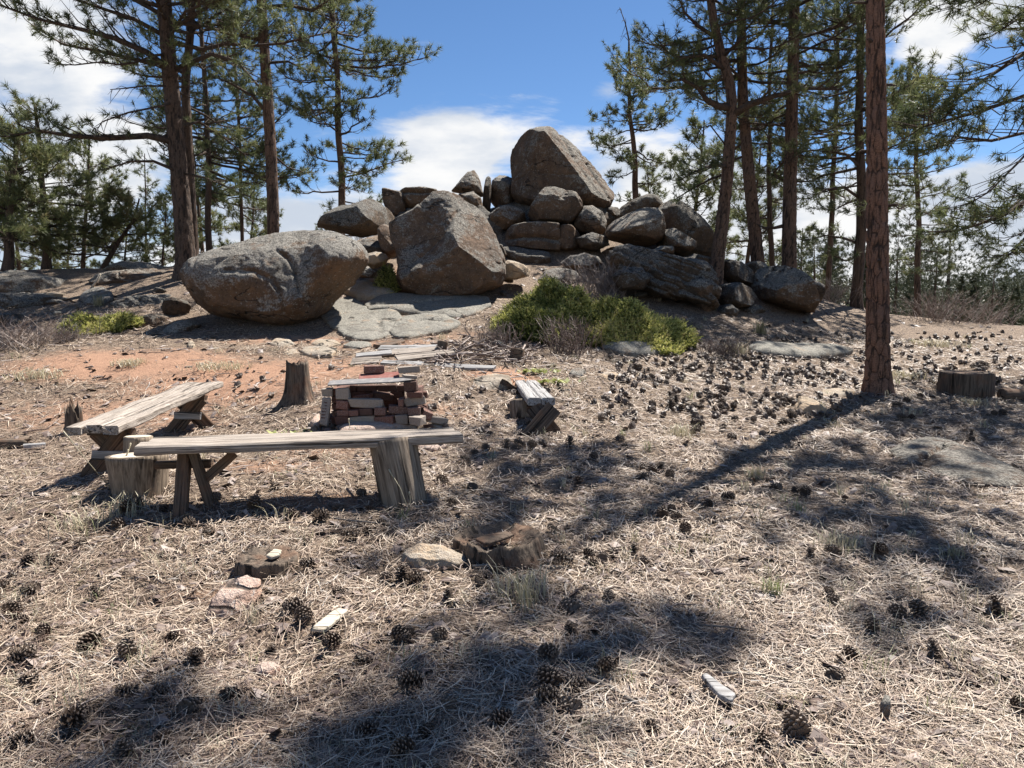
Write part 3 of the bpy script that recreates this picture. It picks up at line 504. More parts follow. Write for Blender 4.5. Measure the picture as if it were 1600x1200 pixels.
rub = [o for o in COL.objects if o.name.startswith(('rock', 'boulder')) and len(o.data.vertices) < 3000]; rg = np.random.RandomState(12)
for i in range(44):                                      # broken stones wedged between the big ones
    px, py = (rg.uniform(560, 1120), rg.uniform(385, 470)) if i < 30 else (rg.uniform(60, 290), rg.uniform(450, 500)); f = on_ground(px, py)
    if f[1] > 21: continue
    s0 = rub[rg.randint(len(rub))]; o = s0.copy(); COL.objects.link(o); k = rg.uniform(.16, .5) / max(s0.dimensions); o.scale = (k * rg.uniform(.8, 1.2), k * rg.uniform(.8, 1.2), k * rg.uniform(.7, 1.1)); o.rotation_euler = (rg.normal(0, .2), rg.normal(0, .2), rg.rand() * 6.28); o.location = (f[0], f[1], f[2] - .05); o.name = 'rubble_stone'
    tag(o, 'small broken stone wedged among the boulders of the rock pile' if i < 30 else 'small loose stone in the shade of the left bank', 'stone', 'rubble between the boulders' if i < 30 else 'loose stones on the left bank')

# ------------------------------------------------------------------ pines
def tufts(mb, P, D, rg, K=20, L=.17, w=.011, tint=None):
    """bottlebrush needle clusters at P pointing along D, each needle a thin blade of its own"""
    P = np.asarray(P); D = norm(np.asarray(D)); m = len(P)
    if not m: return
    tb = rg.uniform(.15, .8, m) if tint is None else np.clip(tint + rg.normal(0, .15, m), 0, 1)
    q = norm(rg.normal(size=(m, K, 3))); dr = norm(D[:, None] * .75 + q * .85); ln = L * rg.uniform(.6, 1.1, (m, K, 1)) * rg.uniform(.8, 1.2, (m, 1, 1))
    b = P[:, None] - D[:, None] * rg.uniform(0, .14, (m, K, 1)); tip = b + dr * ln; tip[..., 2] -= .015
    sd = norm(np.cross(dr, rg.normal(size=(m, K, 3)))) * (w * .62)
    V = np.stack([b - sd, b + sd, tip], 2).reshape(-1, 3); k = np.arange(m * K) * 3
    a = np.repeat(np.clip(tb[:, None] + rg.normal(0, .1, (m, K)), 0, 1).ravel(), 3); mb.add(V, None, np.stack([k, k + 1, k + 2], -1), a)
class Pine:
    """trunk along a path, limbs that carry twigs, needle clusters on the twig ends; all in metres round the foot"""
    def __init__(s, seed, path, r0, r1=.05, K=20, L=.17, w=.011, tw=5.0, sides=10, bark=0, flare=.35):
        s.rg = np.random.RandomState(seed); P = np.asarray(path, float); t = np.linspace(0, 1, len(P)); n = 40 if not bark else (420 if sides > 60 else 200); tt = np.linspace(0, 1, n) ** (1.6 if sides > 60 else 1)
        s.P = np.stack([np.interp(tt, t, P[:, i]) for i in range(3)], -1)
        k = np.ones(5) / 5
        for i in range(2): s.P[:, i] = np.convolve(np.pad(s.P[:, i], 2, 'edge'), k, 'valid')
        if not bark: s.P[:, :2] += .25 * r0 * np.stack([fbm(np.c_[s.P[:, 2] * .7, tt * 0 + seed, tt * 0], 3), fbm(np.c_[s.P[:, 2] * .7, tt * 0, tt * 0 + seed], 3)], -1) * 4
        h = s.P[:, 2]; s.H = h.max(); r0 = r0 * (.9 if sides > 60 else .8); s.R = r0 + (r1 - r0) * np.clip(h / s.H, 0, 1) ** 1.05; s.R = s.R * (1 + flare * np.exp(-np.maximum(h, 0) / (r0 * 1.5)))
        s.K, s.L, s.w, s.tw = int(K * 1.35), L, w, tw * 1.25; s.branches = []; s.leaf = MB(); s.sides = sides; s.bark = bark; s.seed = seed
    def at(s, h):
        i = np.interp(h, s.P[:, 2], np.arange(len(s.P))); j = np.arange(len(s.P)); return np.array([np.interp(i, j, s.P[:, k]) for k in range(3)]), float(np.interp(h, s.P[:, 2], s.R))
    def limb(s, path, r, leaf=1., start=.25, hook=.25, tint=None, twl=.34):
        rg = s.rg; P = np.asarray(path, float); Ln = float(np.linalg.norm(np.diff(P, axis=0), axis=1).sum()); mb = MB(); t = np.linspace(0, 1, len(P))
        mb.add(*tube(P, r * (1 - .82 * t) + .004, 6)); n = max(3, int(s.tw * Ln)); tp, td = [], []
        for i in range(n):
            u_ = start + (1 - start) * (i + rg.rand() * .8) / n; u_ = min(u_, .985); k = u_ * (len(P) - 1); a = int(k); f = k - a
            q = P[a] * (1 - f) + P[min(a + 1, len(P) - 1)] * f; d = norm(P[min(a + 1, len(P) - 1)] - P[a] + 1e-6); sd = norm(np.cross(d, [0, 0, 1.])) * (1 if i % 2 else -1)
            dv = norm(d * rg.uniform(.4, .9) + sd * rg.uniform(.4, .95) + np.array([0, 0, rg.uniform(-.25, .5) if leaf > .05 else rg.uniform(-.9, .2)])); l = Ln * twl * (1.15 - u_ * .75) * rg.uniform(.55, 1.2) + .12
            m1 = q + dv * l * .5 + rg.normal(0, .04 * l, 3); e = q + dv * l + np.array([0, 0, hook * l * (1 if leaf > .05 else -1.0)]) + rg.normal(0, .06 * l, 3)
            mb.add(*tube([q, m1, e], [r * .24 + .004, r * .15 + .003, .003], 3, False))
            if rg.rand() < leaf:
                tp += [e]; td += [e - m1]
                for g in np.arange(.45, .95, .17 / max(l, .2)):
                    if rg.rand() < .75: o = rg.normal(0, 1, 3); o = norm(o + (e - m1) * 1.2) * .10 + (m1 * (1 - g) * 1. + e * g) ; tp.append(o); td.append((e - m1) + rg.normal(0, .35 * l, 3) + np.array([0, 0, .25 * l]))
        if leaf > .05: tp.append(P[-1]); td.append(P[-1] - P[-2])
        tufts(s.leaf, tp, td, rg, s.K, s.L, s.w, tint); s.branches.append(mb)
    def tier(s, h0, h1, n, l0, l1, e0=0., e1=40., az=None, leaf=1., droop=.25, up=.35, rk=.016, tint=None):
        rg = s.rg
        for i in range(n):
            f = (i + rg.rand() * .7) / n; h = h0 + (h1 - h0) * f; p, R = s.at(h); a = (rg.rand() * 6.283 + i * 2.4) if az is None else rad(az[0]) + rad(az[1]) * rg.uniform(-1, 1)
            l = (l0 + (l1 - l0) * f) * rg.uniform(.65, 1.12); e = rad(e0 + (e1 - e0) * f + rg.normal(0, 8)); d = np.array([math.sin(a), math.cos(a), 0]); sd = np.array([d[1], -d[0], 0])
            t = np.linspace(0, 1, 8)[:, None]; wob = np.cumsum(rg.normal(0, .045 * l, (8, 3)), 0) * np.linspace(0, 1, 8)[:, None] ** .7; bend = rg.normal(0, .16) * l
            P = p + d * (t * l * math.cos(e)) + np.array([0, 0, 1.]) * (t * l * math.sin(e) - droop * l * t ** 1.6 + up * l * t ** 3) + sd * bend * t ** 2 + wob * np.array([1, 1, .8])
            s.limb(P, max(.008, rk * l * (.8 + .4 * rg.rand())) , leaf, tint=tint)
    def build(s, name, label, loc, group=None, mat=None, joined=False, cat='pine tree'):
        root = thing(name, label, cat, loc, group=group); V, Q, T = tube(s.P, s.R, s.sides); tint = np.full(len(V), .8)
        if s.bark:
            ns, n = s.sides, len(s.P); th = np.tile(np.arange(ns) / ns, n); z = np.repeat(s.P[:, 2], ns); V0 = V[:ns * n]; Ax = np.repeat(s.P, ns, 0)
            nc = max(5, int(round(2 * np.pi * s.R[n // 4] / .085))); cu = th * nc; cv = z / .24; cu = cu + .35 * fbm(np.c_[V0 / .12], 2); cv = cv + .5 * fbm(np.c_[V0 / .2 + 9], 2)
            F1 = np.full(len(cu), 9.); F2 = F1.copy(); hr = np.random.RandomState(s.seed + 99); JX = hr.rand(64, 512); JY = hr.rand(64, 512)
            iu, iv = np.floor(cu).astype(int), np.floor(cv).astype(int)
            for du in (-1, 0, 1):
                for dv in (-1, 0, 1):
                    a, b = iu + du, iv + dv; dd = np.hypot(cu - a - JX[a % nc, b % 512], (cv - b - JY[a % nc, b % 512])); c = dd < F1; F2 = np.where(c, F1, np.minimum(F2, dd)); F1 = np.minimum(F1, dd)
            e = np.clip((F2 - F1) / .26, 0, 1); rough = fbm(V0 / .035, 2); V[:ns * n] = V0 + norm(V0 - Ax) * (s.bark * (e - .7) + .35 * s.bark * rough)[:, None]; tint[:ns * n] = np.clip(e + .25 * rough, 0, 1)
        link('trunk', mesh_from('trunk', V, Q, T, tint), mat or M_BARKM, root)
        if joined:
            off = MB()
            for b in s.branches:
                off.add(np.concatenate(b.v), np.concatenate(b.q), np.concatenate(b.t) if b.t else None)
            if s.branches: tag(link('branches', off.mesh('branches'), M_LIMB, root), kind='stuff')
        else:
            for b in s.branches: link('branch', b.mesh('branch'), M_LIMB, root)
        if s.leaf.n: link('crown', s.leaf.mesh('crown', False), M_NEEDLE, root)
        return root
def px_path(pl, d, foot, H=None):
    """a trunk drawn through spots of the photograph at one distance; continued straight to height H; in metres round its foot"""
    P = [at(x, y, d) for x, y in pl]; P = [np.array(foot) + np.array([0, 0, -.4]), np.array(foot)] + P
    if H:
        k = norm(P[-1] - P[-2]); k = k / k[2]; z = P[-1][2] - foot[2]
        if H > z: P.append(P[-1] + (k * .4 + np.array([0, 0, .6])) * (H - z))
    P = np.array(P) - np.array(foot); z = P[:, 2]; zz = np.linspace(z[0], z[-1], 24)
    return np.stack([np.interp(zz, z, P[:, 0]), np.interp(zz, z, P[:, 1]), zz], -1)
def foot_at(px, d): x = (px - 800) / F * d * (ray(px, 490)[1] ** -1); return np.array([x, d, gz1(x, d) - .02])
def rel(foot, l): return [at(x, y, d) - foot for x, y, d in l]
PG = 'tall ponderosa pines round the clearing'

# thick red-barked pine on the right, its unseen crown above the frame shaped for the shade it throws
f0 = on_ground(1372, 614); f0 = np.array([f0[0], f0[1], f0[2] - .02]); D0 = f0[1]
p = Pine(11, px_path([(1371, 400), (1370, 200), (1367, 0)], D0, f0, 13.6), .158, .02, K=24, L=.21, w=.014, sides=72, bark=.025, flare=.5)
p.R = p.R * np.where(p.P[:, 2] > 6.2, np.maximum(.35, 1 - (p.P[:, 2] - 6.2) * .11), 1)  # upper trunk thinned so that its shadow on the ground fades out
p.tier(6.9, 8.6, 9, 1.8, 2.0, 0, 8, az=(272, 40), leaf=1); p.tier(6.5, 8.8, 11, 2.1, 2.4, 0, 10, az=(82, 45)); p.tier(11.1, 13.2, 18, 1.15, .8, 0, 35, az=(110, 50)); p.tier(13.1, 13.6, 6, .6, .4, 40, 70)
for h_, a_, l_ in ((1.7, 200, .09), (2.4, 110, .12), (3.1, 300, .1), (3.9, 80, .16), (4.4, 230, .12), (4.9, 285, .2)):
    q_, R_ = p.at(h_); dv = np.array([math.sin(rad(a_)), math.cos(rad(a_)), .15]); p.branches.append(MB()); p.branches[-1].add(*tube([q_ + dv * R_ * .7, q_ + dv * (R_ + l_ * .6), q_ + dv * (R_ + l_) + [0, 0, -.02]], [.022, .016, .009], 7))
p.build('ponderosa_pine', 'thick red-barked pine trunk standing alone at the cone-strewn right slope', f0, PG, M_BARK)

# pine at the right edge, only its hanging boughs reach into view
f1 = np.array([9.6, 12.0, gz1(9.6, 12.0)])
p = Pine(12, [(0, 0, -.4), (0, 0, 0), (.1, 0, 7), (0, 0, 13)], .2, .05, K=26, L=.17, w=.009, tw=6.0)
for l, r, lf in [([(1690, 20, 12), (1620, 70, 11.6), (1560, 110, 11.2), (1500, 150, 10.9), (1450, 185, 10.7)], .04, 1), ([(1690, 120, 12), (1600, 150, 11.2), (1530, 175, 10.8), (1470, 190, 10.6), (1436, 200, 10.5)], .035, .9), ([(1690, 200, 12), (1610, 205, 11.4), (1550, 220, 11), (1500, 215, 10.8), (1460, 232, 10.7)], .03, .8),
                  ([(1690, 300, 12), (1610, 310, 11.2), (1570, 335, 11), (1525, 352, 10.8), (1490, 362, 10.7)], .045, 1), ([(1690, 250, 12.2), (1620, 290, 11.8), (1585, 320, 11.6), (1560, 345, 11.5)], .03, 1), ([(1690, 180, 11.8), (1640, 200, 11.2), (1590, 255, 10.9), (1545, 300, 10.8), (1515, 318, 10.7)], .02, .12),
                  ([(1690, 330, 12), (1620, 350, 11.2), (1590, 385, 11), (1575, 400, 10.9)], .025, .5), ([(1690, -40, 12), (1600, -20, 11), (1530, -6, 10.8), (1490, 2, 10.7)], .03, .8), ([(1690, 60, 12.2), (1630, 40, 12), (1590, 30, 11.8), (1560, 50, 11.6)], .03, 1)]:
    p.limb(rel(f1, l), r, lf, start=.2, twl=.26, hook=.12)
p.tier(4.6, 12.6, 40, 3.1, .8, 0, 45); p.tier(3.4, 5.2, 6, 2.4, 2.6, -5, 5, az=(120, 110))
p.build('ponderosa_pine', 'pine at the right border whose drooping needle boughs hang into the sky', f1, PG, M_BARKD)

# the big pine on the left bank with the long level limb
f2 = on_ground(292, 432); d2 = f2[1]
p = Pine(21, px_path([(286, 340), (278, 250), (266, 120), (256, 0)], d2, f2, 12.5), .235, .06, K=22, L=.19, w=.011, sides=40, bark=.03, tw=5.5, flare=.5)
for l, r, lf in [([(276, 222, d2), (230, 212, d2 - .3), (170, 216, d2 - .6), (110, 212, d2 - .8), (60, 204, d2 - .9), (15, 214, d2 - 1)], .075, .9), ([(268, 112, d2), (230, 82, d2 - .4), (180, 60, d2 - .7), (120, 44, d2 - .9), (60, 30, d2 - 1), (0, 8, d2 - 1.1)], .07, .9),
                  ([(272, 100, d2), (225, 96, d2 + .3), (165, 82, d2 + .4), (100, 70, d2 + .5), (50, 40, d2 + .6)], .05, .9), ([(270, 110, d2), (330, 84, d2 - .5), (370, 96, d2 - .8), (400, 130, d2 - 1), (420, 150, d2 - 1.1)], .05, .7),
                  ([(276, 160, d2), (240, 168, d2 - .5), (200, 176, d2 - .8), (160, 190, d2 - .9), (152, 202, d2 - .9)], .022, .0), ([(272, 135, d2), (230, 134, d2 - .4), (195, 138, d2 - .6), (172, 140, d2 - .7)], .018, .0), ([(284, 270, d2), (240, 252, d2 - .4), (205, 252, d2 - .6), (160, 266, d2 - .7)], .035, .25),
                  ([(264, 60, d2), (210, 30, d2 - .3), (150, 10, d2 - .6), (90, -10, d2 - .8)], .05, 1), ([(262, 50, d2), (310, 20, d2 - .4), (360, -10, d2 - .8)], .05, 1), ([(276, 200, d2), (310, 190, d2 + .8), (350, 215, d2 + 1.4), (392, 250, d2 + 1.8)], .035, .7), ([(284, 270, d2), (330, 280, d2 - .4), (370, 300, d2 - .6), (404, 312, d2 - .7)], .03, .6)]:
    p.limb(rel(f2, l), r, lf, start=.22, twl=.24)
p.tier(4.8, 12, 42, 3.5, .9, 5, 45); p.tier(4.4, 6, 5, 2.5, 2.5, 0, 5, az=(180, 70), leaf=.85); p.tier(3.0, 4.6, 3, 1.2, 1.0, -5, 5, leaf=.1)
p.build('ponderosa_pine', 'big pine on the left bank with a long level limb over the shaded ledges', f2, PG, M_BARKD)
f3 = foot_at(306, d2 + 1.2)
p = Pine(22, px_path([(304, 340), (296, 260), (290, 160), (300, 0)], d2 + 1.2, f3, 11), .15, .04, K=20, w=.012)
p.tier(3.8, 10.8, 26, 2.5, .6, 0, 45); p.tier(2.6, 3.9, 4, 1.2, 1.6, -5, 5, leaf=.5); p.build('ponderosa_pine', 'slimmer pine growing tight behind the big pine on the left bank', f3, PG, M_BARKD)
f4 = foot_at(429, 17.2)
p = Pine(23, px_path([(427, 340), (424, 250), (416, 120), (407, -20)], 17.2, f4, 12.5), .17, .06, K=20, sides=32, bark=.022, w=.011, flare=.2)
for l, r, lf in [([(420, 180, 17.2), (395, 150, 17), (360, 130, 16.8), (330, 118, 16.6)], .04, .5), ([(422, 98, 17.2), (450, 96, 16.8), (480, 110, 16.6), (500, 112, 16.5)], .03, .6), ([(418, 55, 17.2), (445, 48, 16.9), (470, 56, 16.8)], .03, .5), ([(416, 66, 17.2), (385, 58, 17.4), (340, 30, 17.6)], .045, .8), ([(416, 12, 17.2), (450, 8, 17), (490, 16, 16.6), (520, -4, 16.4)], .05, .9),
                  ([(424, 240, 17.2), (450, 262, 17.6), (478, 270, 18)], .025, .5)]: p.limb(rel(f4, l), r, lf, start=.25, twl=.25)
p.tier(6.6, 12.3, 24, 2.6, .7, 0, 45); p.build('ponderosa_pine', 'straight bare-trunked pine rising directly behind the long creased boulder', f4, PG)
# slender conical pine left of the rock pile
f5 = foot_at(535, 23.5)
p = Pine(24, px_path([(534, 290), (530, 200), (524, 100), (520, 0)], 23.5, f5, 12.3), .155, .04, K=22, L=.2, w=.014, tw=5)
p.tier(2.2, 6.2, 26, 1.5, 2.2, -5, 8, leaf=.9); p.tier(6.0, 11.6, 60, 2.3, 1.1, 5, 45); p.tier(11.6, 12.3, 6, .6, .4, 40, 70); p.tier(.9, 2.2, 6, 1.6, 1.5, 0, 5, leaf=.6)
p.build('ponderosa_pine', 'full tapering pine on the skyline left of the rock pile', f5, PG)
# the small pine with a dead top right of the summit
f6 = foot_at(995, 23.5)
p = Pine(25, px_path([(990, 240), (984, 150), (982, 90)], 23.5, f6, 6.3), .15, .025, K=22, L=.18, w=.014, tw=5.5)
p.tier(2.3, 3.8, 12, 1.4, 1.5, -8, 0, leaf=.75); p.tier(3.6, 5.4, 20, 1.4, .8, 0, 30); p.tier(1.2, 2.2, 4, 1.2, 1.3, 0, 5, leaf=.15); p.tier(5.3, 5.8, 5, .5, .4, 30, 50); p.limb([p.P[-1] - [0, 0, .5], p.P[-1], p.P[-1] + [-.12, 0, .5], p.P[-1] + [-.3, 0, .95]], .03, 0)
p.build('ponderosa_pine', 'smaller pine with a dead hooked top just right of the summit boulder', f6, PG)
# leaning forked pine and its neighbours at the right end of the rocks
f7 = on_ground(1114, 446, 30); d7 = 16.4; f7 = np.array([at(1116, 440, d7)[0], d7, gz1(at(1116, 440, d7)[0], d7) - .02])
p = Pine(26, px_path([(1124, 385), (1136, 280), (1144, 170), (1141, 130), (1128, 90), (1116, 40), (1110, 0)], d7, f7, 8.4), .185, .05, K=22, L=.18, w=.011, sides=36, bark=.025, tw=5.5)
for l, r, lf in [([(1142, 168, d7), (1122, 166, d7 - .2), (1104, 156, d7 - .3), (1090, 136, d7 - .4), (1066, 124, d7 - .5), (1040, 128, d7 - .6)], .08, .9), ([(1144, 180, d7), (1170, 164, d7 - .2), (1210, 150, d7 - .4), (1260, 138, d7 - .6), (1318, 140, d7 - .8)], .085, .5),
                  ([(1134, 110, d7), (1100, 86, d7 - .3), (1066, 90, d7 - .5), (1034, 108, d7 - .6)], .05, 1), ([(1120, 60, d7), (1090, 40, d7 - .3), (1070, 20, d7 - .5), (1060, -5, d7 - .6)], .045, 1), ([(1138, 260, d7), (1112, 258, d7 - .5), (1086, 268, d7 - .9), (1062, 282, d7 - 1.1)], .035, 1), ([(1138, 270, d7), (1110, 280, d7 + .5), (1080, 296, d7 + .8), (1054, 312, d7 + 1)], .03, 1),
                  ([(1128, 90, d7), (1160, 60, d7 - .5), (1190, 50, d7 - .9)], .04, 1), ([(1136, 230, d7), (1110, 196, d7 - .3), (1096, 200, d7 - .4), (1084, 222, d7 - .5)], .015, 0)]: p.limb(rel(f7, l), r, lf, start=.2, twl=.25)
p.tier(4.2, 8.2, 32, 1.7, 1.0, 0, 40); p.build('ponderosa_pine', 'leaning forked pine rooted in the ridged outcrop, with a long crooked side limb', f7, PG)
f8 = foot_at(1186, 18.2)
p = Pine(27, px_path([(1180, 370), (1168, 250), (1160, 150), (1158, 0)], 18.2, f8, 11.5), .2, .05, K=20, w=.011, sides=28, bark=.022)
p.tier(3.0, 5.0, 7, 1.8, 2.2, -5, 5, leaf=.9); p.tier(4.6, 11.2, 42, 2.6, .8, 0, 45); p.build('ponderosa_pine', 'tall pine with curved butt between the leaning pine and the straight grey one', f8, PG)
f9 = foot_at(1232, 18.0)
p = Pine(28, px_path([(1233, 360), (1236, 220), (1240, 80), (1241, 0)], 18.0, f9, 12), .22, .06, K=20, w=.011, sides=28, bark=.022)
p.tier(3.0, 5.4, 16, 1.6, 2.2, -5, 5, leaf=.95); p.tier(5.0, 11.7, 44, 2.6, .8, 0, 45); p.limb(rel(f9, [(1228, 352, 18), (1210, 356, 18), (1194, 356, 18), (1178, 348, 18.1)]), .05, 0)
p.build('ponderosa_pine', 'straight pine rising behind the large isolated boulder', f9, PG)
f10 = foot_at(1340, 19)
p = Pine(29, px_path([(1341, 400), (1344, 300), (1346, 180), (1344, 0)], 19, f10, 10.5), .175, .05, K=20, w=.012, tw=5)
for l, r in [([(1344, 310, 19), (1318, 292, 18.8), (1290, 296, 18.6), (1262, 312, 18.5)], .04), ([(1342, 380, 19), (1318, 372, 18.9), (1292, 368, 18.8), (1256, 376, 18.6)], .035), ([(1341, 400, 19), (1322, 408, 18.7), (1300, 398, 18.5), (1286, 404, 18.4)], .02), ([(1344, 260, 19), (1320, 240, 18.6), (1290, 236, 18.4)], .04)]: p.limb(rel(f10, l), r, .9, twl=.3)
p.tier(2.4, 4.6, 14, 1.8, 2.1, -5, 5, leaf=.95); p.tier(4.2, 10.2, 40, 2.3, .8, 0, 45); p.build('ponderosa_pine', 'dark pine half hidden behind the thick red-barked trunk, boughs reaching left', f10, PG, M_BARKD)
f11 = foot_at(1436, 27)
p = Pine(30, px_path([(1435, 400), (1434, 300), (1428, 200), (1420, 110)], 27, f11, 9.8), .16, .04, K=20, L=.2, w=.015, tw=4.6)
p.tier(2.4, 5.5, 18, 1.2, 1.7, -5, 5, leaf=.85); p.tier(5.2, 9.6, 34, 1.7, .6, 5, 45); p.build('ponderosa_pine', 'open-crowned pine against the sky right of the thick red-barked trunk', f11, PG, M_BARKD)
f12 = foot_at(1207, 21)
p = Pine(31, px_path([(1204, 360), (1200, 260), (1202, 180)], 21, f12, 8), .1, .03, K=20, w=.013); p.tier(1.6, 7.8, 26, 1.6, .5, -5, 40, leaf=.9)
p.build('ponderosa_pine', 'thin pole of a pine seen between the curved and the straight pine trunks', f12, PG, M_BARKD)

# left side
f13 = foot_at(14, 17.5)
p = Pine(32, px_path([(16, 330), (22, 250), (30, 215)], 17.5, f13), .15, .04, K=24, L=.2, w=.012, tw=5.5)
p.tier(.7, p.H - .1, 30, 1.7, .7, -5, 40, leaf=.95, tint=.62); p.build('ponderosa_pine', 'stout pine at the left border with bright lower needle tufts', f13, PG, M_BARKD)
f14 = foot_at(76, 19)
p = Pine(33, px_path([(74, 350), (66, 280), (60, 200), (54, 165)], 19, f14), .13, .03, K=24, L=.18, w=.012, tw=5.5)
p.tier(.7, p.H - .1, 38, 1.8, .6, -8, 40, leaf=.95, tint=.58); p.build('ponderosa_pine', 'bushy pine second in from the left border behind the ledges', f14, PG, M_BARKD)
f15 = foot_at(133, 23)
p = Pine(34, px_path([(132, 360), (136, 310), (138, 292)], 23, f15, 4.3), .09, .02, K=24, L=.18, w=.014, tw=6)
p.tier(.4, 4.2, 34, 1.55, .5, 0, 45, leaf=.97, tint=.6); proto_young = p.build('pine_sapling', 'young round-topped pine standing in the gap of sky left of the big pine', f15, 'young pines along the skyline', M_BARKD)
f16 = foot_at(228, 27)
p = Pine(35, px_path([(228, 360), (228, 300)], 27, f16, 4.8), .06, .015, K=18, L=.18, w=.014, tw=4.5)
p.tier(.8, 4.7, 22, 1.3, .35, 0, 40, leaf=.85); p.build('pine_sapling', 'thin see-through young pine just left of the big left trunk', f16, 'young pines along the skyline', M_BARKD)
f17 = foot_at(168, 20)
p = Pine(36, [(-.1, 0, -.3), (-.1, 0, 0), (.35, 0, .7), (.8, 0, 1.3), (1.0, 0, 1.9)], .09, .02, K=24, L=.18, w=.012, tw=7)
p.tier(.35, 1.8, 22, 1.3, .6, 5, 35, leaf=1, tint=.7); p.build('pine_sapling', 'low leaning young pine with a bright crown behind the crest ledge', f17, 'young pines along the skyline', M_BARKD)
YL = 'young pines along the skyline'
for px, d, s, q in [(255, 24, .62, 'short bushy pine half behind the big left trunk'), (323, 26, 1.15, 'dark young pine between the big left trunk and the straight bare one'), (388, 29, 1.0, 'far young pine just left of the straight bare trunk'), (470, 31, .55, 'small pine peeking over the long creased boulder at its right'),
                    (36, 25, .9, 'young pine low between the two leftmost trunks'), (108, 27, .75, 'small far pine left of the round-topped young pine'), (196, 24, .55, 'small dense pine right of the round-topped young pine'), (-40, 18, .8, 'pine partly cut off by the left border'),
                    (1022, 25.5, .72, 'small round pine poking above the dark wedge-shaped boulder'), (1075, 25, 1.15, 'bushy pine on the skyline left of the leaning pine'), (668, 26.5, .42, 'tiny pine sapling on the skyline left of the pointed pinnacle'), (510, 26, .5, 'shrubby pine at the foot of the full tapering pine'),
                    (1160, 27, 1.3, 'bushy pine seen low between the curved trunk and the leaning one'), (1250, 29, .95, 'young pine low behind the large isolated boulder')]:
    g = foot_at(px, d); dup(proto_young, g, px * 1.7, s, q, YL)
# crowns behind the right group
for i, (px, d, H, r, h0, q) in enumerate([(1290, 22.5, 10.5, .11, 3.6, 'tall pine in the gap between straight pine and red-barked trunk'), 
                                          (330, 22, 10, .12, 2.2, 'full green pine between the big left trunk and the straight bare one'), (380, 24, 8.5, .075, 2.0, 'green pine touching the left side of the straight bare trunk')]):
    g = foot_at(px, d); p = Pine(50 + i, [(0, 0, -.3), (0, 0, 0), (.1, 0, H * .5), (-.05, 0, H)], r, .04, K=20, L=.19, w=.0135, tw=4.6); p.tier(h0, h0 + 2, 11, 1.5, 2.0, -5, 0, leaf=.9); p.tier(h0 + 1, H - .2, 46, 2.2, .6, 0, 45); p.build('ponderosa_pine', q, g, PG, M_BARKD)

# valley trees right of the crest
def bushy(seed, H, Rr, n, base=.15, kind='round', K=16, L=.3, w=.05):
    rg = np.random.RandomState(seed); m = MB(); u_ = rg.rand(n); h = H * (base + (1 - base) * u_); prof = np.sqrt(np.clip(1 - ((u_ - .35) / .68) ** 2, 0, 1)) if kind == 'round' else (1 - u_) ** .8 + .06
    a = rg.rand(n) * 6.283; cl = .75 + .5 * vnoise(np.c_[np.cos(a) * 2, np.sin(a) * 2, h * 1.1 + seed]); rr = Rr * prof * np.sqrt(rg.rand(n)) * cl
    P = np.c_[rr * np.cos(a), rr * np.sin(a), h]; tufts(m, P, P * [1, 1, 0] + [0, 0, .5 * Rr] + rg.normal(0, .2, (n, 3)), rg, K, L, w); return m
def valley(seed, name, label, loc, H, Rr, kind, n=420, base=.12, w=.05, L=.3):
    root = thing(name, label, 'pine tree', loc, group='trees below the crest'); m = bushy(seed, H, Rr, n, base, kind, L=L, w=w); link('crown', m.mesh('crown', False), M_FAR, root); t = MB(); t.add(*tube([(0, 0, -.5), (.05, 0, H * .5), (0, 0, H * .93)], [H * .018, H * .012, .01], 7)); link('trunk', t.mesh('trunk'), M_BARKD, root); return root
vt = [valley(70, 'pine_tree', 'twin-topped rounded pine standing above the valley trees', foot_at(1478, 42), 9.6, 2.6, 'round', 520, .3, .03, .3), valley(71, 'spruce_tree', 'small dark spire of a spruce left of the twin-topped pine', foot_at(1295, 40), 7, 1.3, 'cone'), valley(72, 'pine_tree', 'bright low pine beside the dark trunk behind the crest', foot_at(1268, 24), 2.6, 1.2, 'round', 300, .25, .016, .18)]
vl = [(1262, 48, 1, 1.1), (1250, 46, 1, .9), (1330, 44, 0, .85), (1352, 38, 1, .8), (1398, 40, 0, .8), (1420, 46, 1, 1), (1450, 50, 0, 1.0), (1506, 48, 0, .8), (1520, 42, 1, .85), (1545, 52, 0, .85), (1565, 40, 1, .72), (1590, 46, 0, .75), (1612, 40, 0, .85), (1640, 46, 1, 1), (1375, 56, 0, 1.1), (1480, 60, 1, 1.2), (1530, 64, 0, 1.0), (1580, 66, 0, 1.1), (1430, 34, 0, .55), (1500, 35, 1, .55), (1550, 33, 0, .45), (1585, 34, 1, .5), (1460, 33, 0, .5)]
NTH = 'first second third fourth fifth sixth seventh eighth ninth tenth eleventh twelfth thirteenth fourteenth fifteenth'.split(); cnt = [0, 0]
for px, d, k, s in sorted(vl): dup(vt[k], foot_at(px, d), px * 2.3, s, NTH[cnt[k]] + (' rounded' if k == 0 else ' spire-shaped') + ' dark conifer from the left in the trees below the right-hand crest', 'trees below the crest'); cnt[k] += 1
rg = np.random.RandomState(5); m = MB(); n = 1500; d = rg.uniform(60, 330, n) ; a = rg.uniform(-.95, 1.1, n); fx, fy = d * np.tan(a * .8), d; fz = gz(fx, fy); rep = 60
Hh = rg.uniform(5, 9.5, n); u_ = rg.rand(n, rep); rr = (1.9 * (1 - u_) ** .7 + .1) * np.sqrt(rg.rand(n, rep)) * (Hh[:, None] / 8); az = rg.rand(n, rep) * 6.283
P = np.stack([fx[:, None] + rr * np.cos(az), fy[:, None] + rr * np.sin(az), fz[:, None] + Hh[:, None] * (.08 + .92 * u_)], -1).reshape(-1, 3)
